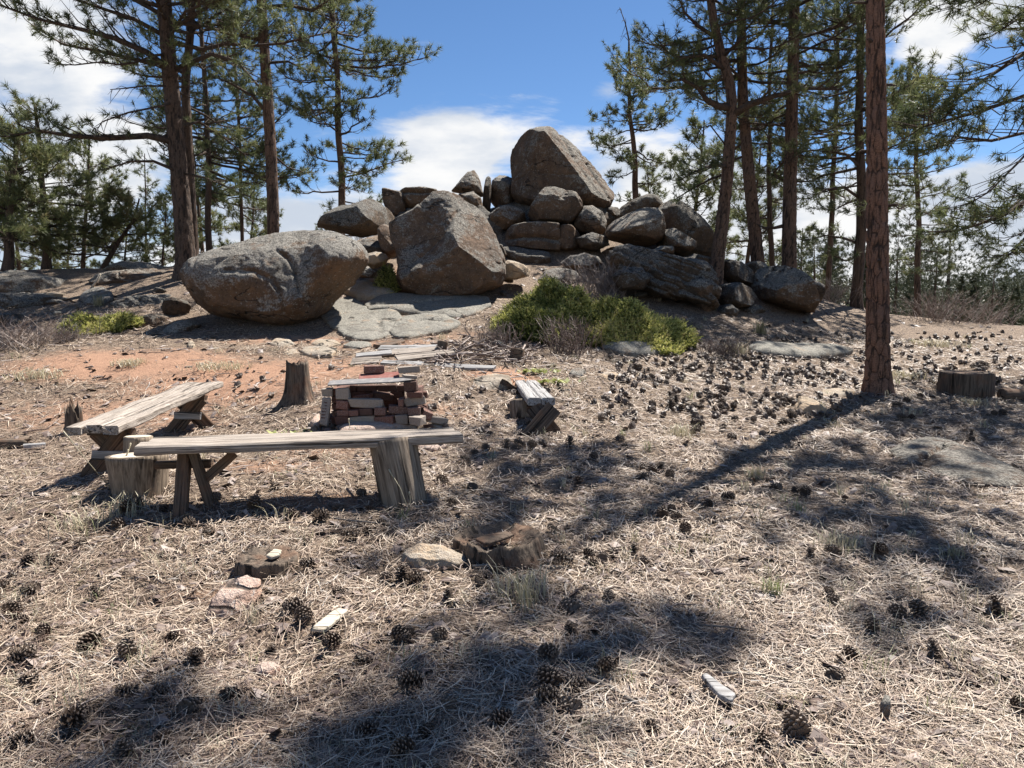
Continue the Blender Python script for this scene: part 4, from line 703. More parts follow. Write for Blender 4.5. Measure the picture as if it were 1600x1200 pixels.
sd1 = norm(rg.normal(size=(len(P), 3))) * rg.uniform(.35, .8, (len(P), 1)); sd2 = norm(rg.normal(size=(len(P), 3))) * .45; V = np.stack([P - sd1, P + sd1 * .6 + sd2, P + sd1 * .5 - sd2], 1).reshape(-1, 3)
m.add(V, None, np.arange(len(V)).reshape(-1, 3), np.repeat(np.clip(np.repeat(rg.rand(n), rep) * .7 + rg.normal(.15, .12, n * rep), 0, 1), 3)); tag(link('far_forest', m.mesh('far_forest', False), M_FAR), 'distant dark conifer forest covering the hill beyond the crest', kind='stuff')

# ------------------------------------------------------------------ carpentry helpers
def frame_of(d, up):
    x = norm(np.array(d, float)); y = norm(np.cross(np.array(up, float), x)); z = np.cross(x, y); return Matrix(((x[0], y[0], z[0]), (x[1], y[1], z[1]), (x[2], y[2], z[2])))
def board(name, a, b, w, t, mat, parent=None, up=(0, 0, 1), org=(0, 0, 0), seed=0, wear=.006, lab=None):
    """sawn board from a to b (centre line), width w across, thickness t; worn, slightly warped"""
    a, b = np.array(a, float) - org, np.array(b, float) - org; L = np.linalg.norm(b - a); n = max(4, int(L / .07)); c = min(w, t) * .16
    sec = np.array([(-w / 2 + c, -t / 2), (w / 2 - c, -t / 2), (w / 2, -t / 2 + c), (w / 2, t / 2 - c), (w / 2 - c, t / 2), (-w / 2 + c, t / 2), (-w / 2, t / 2 - c), (-w / 2, -t / 2 + c)])
    x = np.linspace(-L / 2, L / 2, n + 1); V = np.stack([np.repeat(x, 8), np.tile(sec[:, 0], n + 1), np.tile(sec[:, 1], n + 1)], -1); s = seed * 3.1 + len(bpy.data.objects) * .77
    V[:, 1:] += wear * 2 * np.stack([fbm(np.c_[V[:, 0] / .15 + s, V[:, 1] / .05, V[:, 2] / .05], 2), fbm(np.c_[V[:, 0] / .2, V[:, 1] / .05 + s, V[:, 2] / .05], 2)], -1); V[:, 2] += wear * 1.5 * np.repeat(fbm(np.c_[x / .6 + s, x * 0, x * 0], 2), 8)
    e = np.r_[np.arange(8), n * 8 + np.arange(8)]; V[e, 0] += wear * 2 * (np.random.RandomState(int(s * 10) % 9999).rand(16) - .5)
    i = np.arange(n)[:, None] * 8; j = np.arange(8)[None]; jn = (j + 1) % 8; Q = np.stack([i + j, i + 8 + j, i + 8 + jn, i + jn], -1).reshape(-1, 4)
    T = [[0, k, k + 1] for k in range(1, 7)] + [[n * 8, n * 8 + k + 1, n * 8 + k] for k in range(1, 7)]
    o = link(name, mesh_from(name, V, Q, T, None, False), mat, parent, (a + b) / 2); o.rotation_euler = frame_of(b - a, up).to_euler()
    if lab: o['label'] = lab
    return o
def roundwood(name, a, b, r0, r1, mat, parent=None, org=(0, 0, 0), sides=22, lump=.05, jag=0, flare=0, roots=0, hollow=0, seed=1):
    """log, post or stump from a to b; local Z runs along the grain"""
    a, b = np.array(a, float) - org, np.array(b, float) - org; L = np.linalg.norm(b - a); n = max(8, int(L / .03)); th = np.arange(sides) * 2 * np.pi / sides; z = np.linspace(0, L, n + 1); rg = np.random.RandomState(seed)
    Z, TH = np.meshgrid(z, th, indexing='ij'); r = r0 + (r1 - r0) * Z / L; r = r * (1 + lump * 2.2 * fbm(np.c_[np.cos(TH).ravel() * 1.6 + seed, np.sin(TH).ravel() * 1.6, Z.ravel() / L * .8], 3).reshape(r.shape) + lump * .9 * fbm(np.c_[np.cos(TH).ravel() * 6 + seed, np.sin(TH).ravel() * 6, Z.ravel() * 2.5], 2).reshape(r.shape))
    if flare:
        lob = .55 + .9 * np.clip(np.cos(TH * roots / 1. + seed) * .5 + .5, 0, 1) ** 2 if roots else 1; r = r * (1 + flare * np.exp(-Z / (r0 * .75)) * lob)
    Zt = Z.copy()
    if jag: tp = jag * (vnoise(np.c_[np.cos(th) * 2.6 + seed, np.sin(th) * 2.6, th * 0]) - .35 + .35 * rg.rand(sides)); Zt = Z + (Z / L) ** 2 * tp[None]
    V = np.stack([r * np.cos(TH), r * np.sin(TH), Zt], -1).reshape(-1, 3); i = np.arange(n)[:, None] * sides; j = np.arange(sides)[None]; jn = (j + 1) % sides
    Q = [np.stack([i + j, i + jn, i + sides + jn, i + sides + j], -1).reshape(-1, 4)]; base = n * sides; N0 = len(V); k = np.arange(sides); kn = (k + 1) % sides
    rings = []
    for f, dz in ((.86, -.3), (.55, -.75), (.25, -1.0)):
        q = V[base:base + sides].copy(); q[:, :2] *= f; q[:, 2] = q[:, 2] * f + L * (1 - f) + hollow * dz + .012 * fbm(q / .03 + seed, 2); rings.append(q)
    V = np.concatenate([V] + rings + [np.array([[0, 0, L - hollow], [0, 0, 0]])]); prev = base
    for m_ in range(3): s0 = N0 + m_ * sides; Q.append(np.stack([prev + k, prev + kn, s0 + kn, s0 + k], -1)); prev = s0
    c = N0 + 3 * sides; T = np.concatenate([np.stack([prev + k, prev + kn, np.full(sides, c)], -1), np.stack([kn, k, np.full(sides, c + 1)], -1)])
    o = link(name, mesh_from(name, V, np.concatenate(Q), T), mat, parent, a); zz = norm(b - a); xx = norm(np.cross([0, 1., .01], zz)); yy = np.cross(zz, xx)
    o.rotation_euler = Matrix(((xx[0], yy[0], zz[0]), (xx[1], yy[1], zz[1]), (xx[2], yy[2], zz[2]))).to_euler(); return o
def cut_face(parent, L, r, sides=20, dz=.003):
    th = np.arange(sides) * 2 * np.pi / sides; V = np.concatenate([np.stack([r * np.cos(th), r * np.sin(th), th * 0 + L + dz], -1), np.stack([r * np.cos(th), r * np.sin(th), th * 0 + L - .01], -1)]); k = np.arange(sides); kn = (k + 1) % sides
    me = bpy.data.meshes.new('cut_face'); me.from_pydata(V.tolist(), [], [list(range(sides))] + [[a, a + sides, (a + 1) % sides + sides, (a + 1) % sides] for a in range(sides)]); return link('cut_face', me, M_PALE, parent)

# ------------------------------------------------------------------ benches
def g3(x, y, z=0): return np.array([x, y, gz1(x, y) + z])
# bench in front: two thick planks, crossed leg boards at one end, a split log at the other
A, B = np.array([-2.40, 4.72, .585]), np.array([-.37, 5.13, .595]); d = norm(B - A); q = np.array([-d[1], d[0], 0]); o1 = g3(-1.4, 4.95)
r = thing('plank_bench', 'nearest weathered plank bench, crossed legs at one end and a log stump under the other', 'bench', o1, group='plank benches round the fire pit')
board('seat_plank', A - q * .093, B - q * .093, .178, .062, M_WOOD, r, org=o1, seed=1, wear=.008); board('seat_plank', A + q * .093 + d * .03, B + q * .093 - d * .03, .178, .06, M_WOOD, r, org=o1, seed=2, wear=.008)
fa, fb = on_ground(281, 809), on_ground(327, 796)
board('leg', fa - [0, 0, .05], [float(at(289, 722, 4.84)[0]), 4.84, .55], .11, .075, M_LEG, r, up=(1, .2, 0), org=o1); board('leg', fb + [.0, .06, -.05], [float(at(302, 722, 4.80)[0]), 4.80, .55], .115, .05, M_LEG, r, up=(1, .2, 0), org=o1, seed=4)
m_ = at(313, 756, 4.78); board('brace', m_, at(366, 708, 4.88), .06, .035, M_LEG, r, up=(0, 1, 0), org=o1); board('cleat', at(244, 726, 4.86), at(330, 724, 4.92), .09, .05, M_LEG, r, org=o1)
ft = on_ground(634, 784); lg = roundwood('log_support', [ft[0], ft[1], ft[2] - .05], [at(614, 708, 4.98)[0], 4.98, .56], .152, .165, M_LOGW, r, org=o1, lump=.07, seed=5, sides=28)
# bench at the left, running away from the camera
A, B = np.array([at(144, 669, 5.3)[0], 5.3, .60]), np.array([at(321, 598, 8.0)[0], 8.0, .675]); d = norm(B - A); q = np.array([-d[1], d[0], 0]); o2 = g3(-3.2, 6.6)
r = thing('plank_bench', 'long plank bench whose cracked grey top runs away toward the reddish dirt', 'bench', o2, group='plank benches round the fire pit')
for k, (s_, wd) in enumerate([(-.125, .115), (0, .12), (.125, .118)]): board('seat_plank', A + q * s_ + d * (0, .015, -.02)[k], B + q * s_ + d * (.02, -.03, 0)[k], wd, .062, M_WOOD, r, org=o2, seed=6 + k, wear=.010)
for y_, sp in ((5.62, .2), (7.45, .21)):
    x_ = float(np.interp(y_, [A[1], B[1]], [A[0], B[0]])); zt = float(np.interp(y_, [A[1], B[1]], [A[2], B[2]])) - .04
    for s_ in (-1, 1):
        f_ = g3(x_ + s_ * sp, y_ + .03 * s_, -.04); board('leg', f_, [x_ - s_ * .13, y_ + .03 * s_, zt - .02], .15, .045, M_LEG, r, up=(0, 1, 0), org=o2, seed=9 + s_)
    board('cleat', [x_ - .17, y_, zt - .03], [x_ + .17, y_, zt - .03], .08, .055, M_LEG, r, up=(0, .1, 1), org=o2)
    board('crosspiece', [x_ - .13, y_ - .05, zt - .2], [x_ + .13, y_ - .05, zt - .21], .07, .03, M_WOODG, r, up=(0, 1, 0), org=o2)
# low bench at the right
A, B = np.array([at(846, 629, 7.12)[0], 7.12, at(846, 628, 7.12)[2]]), np.array([at(817, 594, 9.2)[0], 9.2, at(817, 594, 9.2)[2]]); d = norm(B - A); q = np.array([-d[1], d[0], 0]); o3 = g3(.2, 7.8)
r = thing('plank_bench', 'short low bench across the fire pit, seen end-on with dappled grey top', 'bench', o3, group='plank benches round the fire pit')
for s_ in (-.068, .068): board('seat_plank', A + q * s_, B + q * s_, .130, .075, M_WOODG, r, org=o3, seed=20 + s_ * 10)
fa = on_ground(822, 682); fb = on_ground(868, 676)
board('leg', fa - [0, 0, .03], [A[0] + .12, fa[1] + .16, A[2] - .04], .16, .04, M_LEG, r, up=(.2, 1, 0), org=o3); board('leg', fb - [0, 0, .03], [A[0] - .08, fb[1] + .13, A[2] - .05], .16, .04, M_LEG, r, up=(-.2, 1, 0), org=o3, seed=3)
board('cleat', A + d * .12 - [.13, 0, .07], A + d * .12 + [.13, 0, -.07], .09, .06, M_LEG, r, org=o3)
ft = on_ground(806, 662); ft = g3(at(814, 655, 7.55)[0], 7.55, -.03); lg = roundwood('log_support', ft, [at(812, 625, 7.6)[0], 7.62, A[2] + .02 - .07], .115, .105, M_LOGW, r, org=o3, lump=.06, seed=8)
ft = g3(at(796, 630, 8.5)[0], 8.5, -.05); roundwood('stump_support', ft, [ft[0] + .01, 8.52, float(B[2]) - .06], .10, .085, M_LOGB, r, org=o3, lump=.08, flare=.9, roots=4, seed=9)

# ------------------------------------------------------------------ stumps, logs and loose wood
def stump(label, px, py, r, h, mat, **k):
    f = on_ground(px, py); return tag(roundwood('tree_stump', [f[0], f[1] + r * .6, f[2] - .06], [f[0] + k.pop('lean', 0), f[1] + r * .6, f[2] + h], r, r * k.pop('tap', .92), mat, **k), label, 'stump')
stump('tall grey stump with spreading roots standing behind the fire pit', 462, 634, .135, .44, M_LOGB, sides=48, lump=.17, jag=.08, flare=1.3, roots=4, seed=3, hollow=.03, tap=.86)
stump('splintered dark rotten stump beside the end of the long bench', 112, 680, .085, .20, M_LOGB, sides=34, lump=.12, jag=.26, flare=.7, roots=3, seed=12, hollow=.12)
sm_ = s_ = stump('small low sawn stump with crumbling rotten top, behind the pink stone', 408, 902, .165, .075, M_LOGB, sides=44, lump=.12, jag=.025, flare=.15, roots=5, seed=14, hollow=.02, tap=.93); s_.data.materials.clear(); s_.data.materials.append(M_LOGB)
bg_ = s_ = stump('big hollow rotten stump sunk in needles beside the tan stone', 780, 876, .245, .07, M_LOGB, sides=52, lump=.2, jag=.06, flare=.12, roots=5, seed=17, hollow=.06, tap=.94)
def plate(name, label, outline, z, h, mat, cat):           # a flat patch of wood lying at height z over the ground
    o = slab(name, label, outline, h, 4, mat, cat, rough=.02, p=5, thick=.004, sink=.3); o.location.z += z; return o
plate('bark_scrap', 'dark scrap of wood lying in the big hollow stump', '752,838 765,828 800,824 812,830 790,836 770,846', .082, .012, M_LEG, 'bark scrap')
plate('wood_chip', 'white wood chip on the small low stump', '408,862 420,850 432,852 428,860 416,866', .085, .012, M_PALE, 'wood chip')
for o_, s0, dx, dy in ((bpy.data.objects['wood_chip'], sm_, .03, .03), (bpy.data.objects['bark_scrap'], bg_, -.03, .02)):
    o_.location = (s0.location.x + dx, s0.location.y + dy, s0.location.z + .06 + (.075 if s0 is sm_ else .07) + .004)
f = at(214, 700, 5.32); o = tag(roundwood('log_round', [f[0], 5.32, gz1(f[0], 5.32) - .03], [at(214, 684, 5.32)[0], 5.34, at(214, 682, 5.34)[2]], .105, .098, M_LOGW, lump=.04, seed=21), 'upright peeled log round tucked under the end of the long bench', 'log'); cut_face(o, float(np.linalg.norm(np.array([0, .02, at(214, 682, 5.34)[2] - gz1(f[0], 5.32) + .03]))), .088)
f = g3(at(215, 750, 5.0)[0], 5.02, -.06); o = tag(roundwood('log', f, f + np.array([-.01, .02, .31]), .175, .20, M_LOGW, lump=.06, seed=23, sides=28), 'wide stubby peeled log standing in front of the upright log round', 'log'); cut_face(o, .31, .17)
f = on_ground(1530, 622); o = tag(roundwood('tree_stump', [f[0], f[1] + .3, f[2] - .06], [f[0], f[1] + .3, f[2] + .31], .335, .325, M_LOGB, sides=52, lump=.08, seed=25, jag=.015, hollow=.01), 'broad grey cut stump standing in dry grass near the right edge', 'stump')
a, b = on_ground(1574, 626), on_ground(1680, 628); o = tag(roundwood('log', [a[0], a[1] + .12, a[2] + .06], [b[0], b[1] + .1, b[2] + .06], .085, .085, M_LOGB, lump=.06, seed=26), 'thin dark log running out of view past the broad grey stump', 'log')
a, b = on_ground(-20, 704), on_ground(30, 702); tag(roundwood('log', [a[0], a[1] + .06, a[2] + .04], [b[0], b[1] + .06, b[2] + .04], .06, .05, M_LOGB, lump=.15, seed=27, jag=.1), 'rotten log piece at the left edge below the splintered stump', 'log')
a, b = on_ground(34, 704), on_ground(66, 702); board('wood_scrap', a + [0, .03, .03], b + [0, .05, .03], .07, .05, M_WOODG); tag(bpy.data.objects[-1] if False else [o for o in COL.objects if o.name.startswith('wood_scrap')][-1], 'grey scrap of wood beside the rotten log piece at the left edge', 'wood scrap')
PLK = 'scrap planks lying behind the fire pit'
for (x0, y0), (x1, y1), w, t, up_, mt, q in [((549, 569), (594, 566), .13, .03, .03, M_WOOD, 'short wide scrap plank at the near left end of the heap'), ((577, 560), (684, 551), .11, .028, .05, M_WOOD, 'pale scrap plank crossing over the middle of the heap'), ((593, 549), (682, 547), .09, .03, .045, M_WOODG, 'farthest scrap plank, lying level along the back of the heap'),
                                         ((620, 567), (720, 557), .11, .028, .06, M_WOOD, 'scrap plank slanting up toward the brush heap'), ((597, 570), (773, 579), .07, .035, .03, M_WOODG, 'longest and narrowest scrap plank, nearest the fire pit'), ((592, 545), (624, 536), .13, .05, .03, M_LEG, 'short reddish block of wood behind the scrap planks'), ((556, 564), (612, 559), .08, .025, .075, M_WOODG, 'small plank lying on top of the short wide one')]:
    a, b = on_ground(x0, y0), on_ground(x1, y1); tag(board('scrap_plank', a + [0, 0, up_], b + [0, 0, up_], w * 1.5, t, mt, up=(0, -.4, 1), wear=.007), q, 'plank', PLK)
for px, py, r_, h_, q in [(690, 550, .085, .15, 'dark block of firewood standing at the left end of the brush heap'), (806, 566, .10, .18, 'brown block of firewood standing at the right end of the brush heap')]:
    f = on_ground(px, py); tag(roundwood('firewood_block', [f[0], f[1], f[2] - .02], [f[0] + .02, f[1] + .02, f[2] + h_], r_, r_ * .95, M_LEG if px > 800 else M_LOGB, sides=7, lump=.08, seed=int(px)), q, 'firewood')
f = on_ground(778, 546); boulder('rock', 'white quartz stone sitting on the brush heap', '768,541 770,534 778,531 786,535 788,542 780,546', f[1], .07, 4, rough=.05, mat=M_SLAB, cat='rock')
rg = np.random.RandomState(31); mb = MB()
for i in range(170):
    px, py = rg.uniform(668, 835), rg.uniform(540, 573); f = on_ground(px, py); a_ = rg.rand() * 6.28; l = rg.uniform(.1, .45); e = rg.normal(0, .25); dv = np.array([math.cos(a_) * math.cos(e), math.sin(a_) * math.cos(e), math.sin(e)]) * l / 2; c = f + [0, 0, .03 + .13 * rg.rand() * math.exp(-((px - 745) / 50) ** 2)]
    mb.add(*tube([c - dv, c + rg.normal(0, .02, 3), c + dv], [rg.uniform(.004, .014)] * 3, 5), a=rg.rand())
tag(link('brush_heap', mb.mesh('brush_heap'), M_STEM), 'heap of broken sticks and bark between the planks and the juniper', kind='stuff')
for k, h, mt, q, nm, ct in [('484,1001 526,960 546,964 508,1004', .012, M_PALE, 'rectangular pale wood offcut lying beside pine cones', 'wood_offcut', 'wood offcut'), ('1094,1076 1104,1072 1128,1092 1150,1104 1142,1116 1122,1106', .015, M_WOODG, 'tapered grey piece of bark in the near shade', 'bark_scrap', 'bark scrap'), ('838,578 ', 0, None, '', '', '')][:2]:
    plate(nm, q, k, .03, h, mt, ct)
for path, r_, mt, q in [([(918, 1072), (955, 1086), (998, 1114)], .012, M_TWIG, 'knobbly grey stick in the near tree shadow'), ([(1128, 1062), (1180, 1064), (1231, 1073)], .008, M_PALE, 'white bleached stick on sunlit needles at lower right'), ([(738, 893), (775, 890), (852, 882)], .007, M_TWIG, 'thin stick in front of the big hollow stump'),
                        ([(1080, 985), (1140, 990), (1180, 996)], .005, M_TWIG, 'thin curved twig on the sunlit needles'), ([(142, 451), (149, 442), (157, 428)], .03, M_PALE, 'short bleached dead branch sticking up on the shaded bank'), ([(505, 815), (560, 822), (610, 826)], .006, M_TWIG, 'twig in the shadow of the nearest bench')]:
    P = np.array([on_ground(*c) for c in path]) + [0, 0, .03]
    if path[0][0] == 142: b0 = on_ground(142, 451); P = np.array([at(x, y, b0[1] + .1) for x, y in path])
    tag(link('stick', mesh_from('stick', *tube(P, np.linspace(r_, r_ * .6, 3), 6)), mt), q, 'stick')

# ------------------------------------------------------------------ fire pit of loose bricks
def brick_mesh(seed, mat):
    b = bmesh.new(); bmesh.ops.create_cube(b, size=1); rg = np.random.RandomState(seed)
    for v in b.verts: v.co += Vector(rg.normal(0, .035, 3))
    bmesh.ops.bevel(b, geom=b.edges[:], offset=.06, segments=1, affect='EDGES'); me = bpy.data.meshes.new('brick'); b.to_mesh(me); b.free(); me.materials.append(mat); return me
BM = {k: [brick_mesh(i + 10 * j, m_) for i in range(3)] for j, (k, m_) in enumerate({'r': M_BRICK, 's': M_SOOT_SHADE, 'm': M_MORT}.items())}
rg = np.random.RandomState(8); fp = on_ground(578, 671); fx, fy = float(fp[0]), float(fp[1]) + .06; fz = gz1(fx, fy + .15)
pit = thing('fire_pit', 'square fire pit of loosely stacked red bricks with a steel plate across its top', 'fire pit', (fx, fy, fz))
def brick(x, y, z, sx, sy, sz, k, rz=0, rx=0, ry=0, parent=pit, name='brick'):
    o = bpy.data.objects.new(name, BM[k][rg.randint(3)]); COL.objects.link(o); o.parent = parent; o.location = (x, y, z) if parent else (fx + x, fy + y, fz + z)
    o.scale = (sx, sy, sz); o.rotation_euler = (rx, ry, rz); return o
def bz(x0, x1, y0, y1, k, y=0, dep=.1, **kw):              # a brick of the front wall measured on the enlarged photograph (1 unit = .875 mm)
    x0, x1, y0, y1 = [(c - 640) * .875e-3 for c in (x0, x1)] + [(715 - c) * .92e-3 for c in (y0, y1)]
    return brick((x0 + x1) / 2, y + rg.normal(0, .016), (y0 + y1) / 2, x1 - x0 - .004, dep * rg.uniform(.9, 1.1), abs(y0 - y1) - .004, k, rg.normal(0, .09), rg.normal(0, .04), rg.normal(0, .055), **kw)
for a_ in [(262, 412, 610, 700, 's'), (418, 680, 610, 695, 'm'), (684, 906, 603, 695, 'r'), (912, 1048, 598, 690, 'm'), (1052, 1140, 600, 690, 's'), (275, 408, 545, 610, 'r'), (412, 522, 545, 612, 'r'), (526, 672, 528, 608, 's'), (676, 806, 520, 606, 'r'), (812, 1036, 512, 600, 'r'), (1040, 1182, 512, 596, 'r'),
           (270, 408, 450, 545, 'r'), (418, 772, 440, 530, 'm'), (942, 1002, 425, 512, 'r'), (1000, 1222, 425, 508, 'm'), (272, 412, 328, 448, 'm'), (1030, 1200, 362, 424, 's'), (998, 1140, 258, 360, 's')]: bz(*a_)
for row in range(5):
    for j in range(4): brick(-.30 + .2 * j + (.1 if row % 2 else 0) - .02, .47, .035 + .068 * row, .13 if (row == 3 and j == 2) else .192, .095, .064, 's' if rg.rand() < .9 else 'r', rg.normal(0, .03))  # back wall mostly darkest brick: shade under the plates painted as colour
    for j in range(2): brick(-.335, .16 + .2 * j, .035 + .068 * row, .095, .19, .064, 'rs'[rg.randint(2)], rg.normal(0, .04)); brick(.39, .16 + .2 * j, .035 + .068 * row, .095, .19, .064, 'rs'[rg.randint(2)], rg.normal(0, .04))
for k in range(16):                                       # half bricks and crumbs fallen round the walls
    a_ = rg.uniform(-.5, .6); side = rg.rand() < .6; o = brick(a_ if side else rg.choice([-.5, .56]) + rg.normal(0, .05), (rg.uniform(-.22, -.1) if side else rg.uniform(-.1, .5)), .02, rg.uniform(.05, .13), rg.uniform(.05, .09), rg.uniform(.03, .06), 'rsm'[rg.randint(3)], rg.rand() * 3, rg.normal(0, .2), rg.normal(0, .2), None, 'brick_fragment'); o.location.z = gz1(o.location.x, o.location.y) + .015
    tag(o, 'broken brick fragment in the dirt at the foot of the fire pit', 'brick', 'brick fragments round the fire pit')
brick(.06, .30, .245, .19, .1, .065, 's', .5, .1, .15); brick(-.12, .26, .235, .17, .09, .06, 'r', -.3, 0, -.1)
def sheet(name, a, b, w, t, mat, lab, up=(0, 0, 1)): return board(name, a, b, w, t, mat, pit, up=up, seed=3, wear=.003, lab=lab)
sheet('steel_plate', (-.40, .05, .395), (.36, .16, .425), .20, .012, M_STEEL, 'grey steel plate lying across the front of the pit', (0, -.12, 1)); sheet('rusty_plate', (-.16, .27, .43), (.22, .33, .452), .20, .014, M_RUST, 'rust-red plate behind the steel plate', (0, -.2, 1))
BL = 'loose bricks on and round the fire pit'
for a_, q in [((-.035, .40, .50, .20, .09, .07, 'r', .12), 'loose red brick lying on the rusty plate, at its left'), ((.315, .30, .505, .20, .1, .062, 'm', .2, 0, -.05), 'cream mortar-crusted brick on the right end of the rusty plate'), ((-.41, .06, .31, .1, .12, .07, 'm', .1), 'grey block capping the slanted cored brick at the left of the pit'),
              ((.455, -.12, .07, .11, .16, .075, 'm', -.25, 0, .1), 'brick with whitened top lying at the front right corner of the pit'), ((.51, .04, .11, .1, .18, .075, 'r', .3, .1, .45), 'tilted red brick leaning against the right wall of the pit'), ((.60, .1, .04, .2, .1, .06, 'm', .35, 0, .2), 'pale brick half sunk in needles at the far right of the pit')]:
    o = brick(*a_, parent=None, name='loose_brick'); tag(o, q, 'brick', BL)
o = brick(-.415, -.03, .13, .075, .1, .25, 'm', .1, -.35, .12, None, 'cored_brick'); tag(o, 'slanted grey brick with a row of slots, propped against the left wall of the pit', 'brick')
for k in range(6):                                        # dark bars stand in for the shaded slots of the cored brick
    b_ = bpy.data.objects.new('slot_dark_bar', BM['s'][0]); COL.objects.link(b_); b_.parent = o; b_.location = (-.12, -.49, .32 - .115 * k); b_.scale = (.5, .08, .045)
tag(brick(.36, .04, .458, .12, .13, .03, 'm', .3, 0, .1, None, 'rock'), 'small white stone on the right end of the steel plate', 'rock')
slab('flagstone', 'broken pinkish flagstone lying flat at the mouth of the fire pit', '528,675 556,668 600,664 640,661 654,667 650,674 610,678 560,682 532,683', .08, 5, M_PINK, 'flagstone', rough=.05, p=3.5)
slab('flagstone', 'small flat stone right of the fire pit mouth', '676,664 690,662 700,668 696,674 680,673', .035, 4, M_PINK, 'flagstone', rough=.05); slab('flagstone', 'triangular reddish stone at the left corner of the fire pit', '484,668 494,656 500,652 502,668 494,674', .06, 4, M_PINK, 'flagstone', rough=.06)
slab('flagstone', 'pink stone under the overhanging end of the nearest bench', '652,700 662,692 690,692 698,700 676,706', .04, 4, M_PINK, 'flagstone', rough=.05)

# ------------------------------------------------------------------ shrubs and grass
def juniper(label, c, rx, ry, h, n, seed, tint, cat='juniper', lean=0):
    rg = np.random.RandomState(seed); root = thing('juniper_shrub', label, cat, c, group='spreading junipers'); mb = MB(); st = MB()
    a = rg.rand(n) * 6.283; rr = np.sqrt(rg.rand(n)); lobes = .72 + .55 * vnoise(np.c_[np.cos(a) * 2.2 + seed, np.sin(a) * 2.2, rr * 1.5]); x = rx * rr * np.cos(a) * lobes; y = ry * rr * np.sin(a) * lobes
    top = h * np.sqrt(np.clip(1 - rr ** 2 * .9, 0, 1)) * (.62 + .75 * vnoise(np.c_[x * 2.3 + seed, y * 2.3, x * 0])); zf = 1 - (rg.rand(n) ** 2.2) * .62; top = top * np.clip(.78 + .55 * y / ry, .25, 1.4); z = top * zf; g = gz(x + c[0], y + c[1]) - c[2]; P = np.c_[x, y, g + z]
    D = norm(np.c_[x / rx * .8, y / ry * .8, (.25 + .5 * rg.rand(n))] + rg.normal(0, .28, (n, 3))); K = 12; s = np.linspace(0, 1, K); L = rg.uniform(.10, .19, n) * np.where(zf > .93, 1.5, 1) * min(1, .55 + h)
    ax = P[:, None] + D[:, None] * (s[None, :, None] - .6) * L[:, None, None]; out = norm(rg.normal(size=(n, K, 3)) + D[:, None] * 1.1); ln = (.055 * (1.15 - s))[None, :, None] * rg.uniform(.7, 1.3, (n, K, 1)) * min(1, .6 + h * .6)
    sd = norm(np.cross(out, rg.normal(size=(n, K, 3)))) * .0105; V = np.stack([ax - sd, ax + sd, ax + out * ln + sd * .6, ax + out * ln * 1.1 - sd * .6], 2).reshape(-1, 3)
    tn = np.clip(tint + rg.normal(0, .2, n) + .5 * (vnoise(P * 1.7 + seed) - .5), 0, .93); dead = rg.rand(n) < .03; tn[dead] = 1; mb.add(V, np.arange(len(V)).reshape(-1, 4), None, np.repeat(np.clip(tn[:, None] + .42 * (s - .6)[None], 0, .96).ravel(), 4)); link('foliage', mb.mesh('foliage', False), M_JUN, root)  # sprig tips tinted brighter, sunlit ends put into the colour
    for i in rg.choice(n, min(n, 150)):
        e = P[i]; b0 = np.array([x[i] * .25, y[i] * .25, g[i] - .03]); m1 = b0 * .5 + e * .5 + [0, 0, -.12 * h]; st.add(*tube([b0, m1, e], [.016, .011, .005], 4, False), a=rg.uniform(.2, .9))
    link('stems', st.mesh('stems'), M_STEM, root); return root
c = g3(.62, 11.75, 0); juniper('broad yellow-green juniper mound in front of the rock pile, beside the brush heap', c, 1.05, .75, .74, 5400, 41, .48)
c = g3(1.9, 11.75, 0); juniper('yellower lower half-mound of juniper spreading over the white-streaked rock', c, .98, .75, .56, 4400, 42, .66)
c = g3(at(156, 520, 12.4)[0], 12.4, 0); juniper('small flat bright juniper on the left beside a brown stone', c, .68, .35, .3, 1500, 43, .62)
c = g3(at(604, 430, 14.7)[0], 14.7, 0); juniper('little juniper squeezed between the two biggest boulders', c, .3, .3, .42, 700, 44, .6)
def bare_shrub(label, c, w, h, n, seed, tint, cat='bare shrub'):
    rg = np.random.RandomState(seed); root = thing('bare_shrub', label, cat, c); mb = MB()
    for i in range(n):
        a = rg.rand() * 6.283; b0 = np.array([rg.normal(0, w * .28), rg.normal(0, w * .2), -.03]); o_ = rg.rand() ** .6; e = b0 + np.array([math.cos(a) * w * .6 * o_, math.sin(a) * w * .5 * o_, h * rg.uniform(.5, 1.05)]); m1 = (b0 + e) / 2 + rg.normal(0, .07 * h, 3)
        mb.add(*tube([b0, m1, e], [.006, .0042, .002], 3, False), a=np.clip(tint + rg.normal(0, .18), 0, 1))
        for k in range(6):
            f_ = rg.uniform(.3, .95); q_ = b0 * (1 - f_) + e * f_ + (m1 - (b0 + e) / 2) * (1 - abs(2 * f_ - 1)); mb.add(*tube([q_, q_ + norm(e - b0 + rg.normal(0, .5 * h, 3)) * h * rg.uniform(.12, .32)], [.003, .0015], 3, False), a=np.clip(tint + rg.normal(0, .2), 0, 1))
    link('stems', mb.mesh('stems'), M_STEM, root); return root
c = g3(at(890, 560, 10.5)[0], 10.5, 0); bare_shrub('reddish bare shrub standing in front of the juniper', c, .55, .55, 95, 51, .35)
c = g3(at(935, 440, 14.9)[0], 14.9, 0); bare_shrub('grey leafless shrub on the rocks above the juniper', c, 1.2, .75, 130, 52, .8)
c = g3(at(1005, 420, 15.6)[0], 15.4, .1); bare_shrub('small reddish leafless shrub below the rounded pale-edged boulder', c, .6, .4, 50, 53, .45)
c = g3(at(30, 560, 11.2)[0], 11.2, 0); bare_shrub('low grey brush at the left border of the dirt patch', c, 1.1, .5, 130, 54, .85)
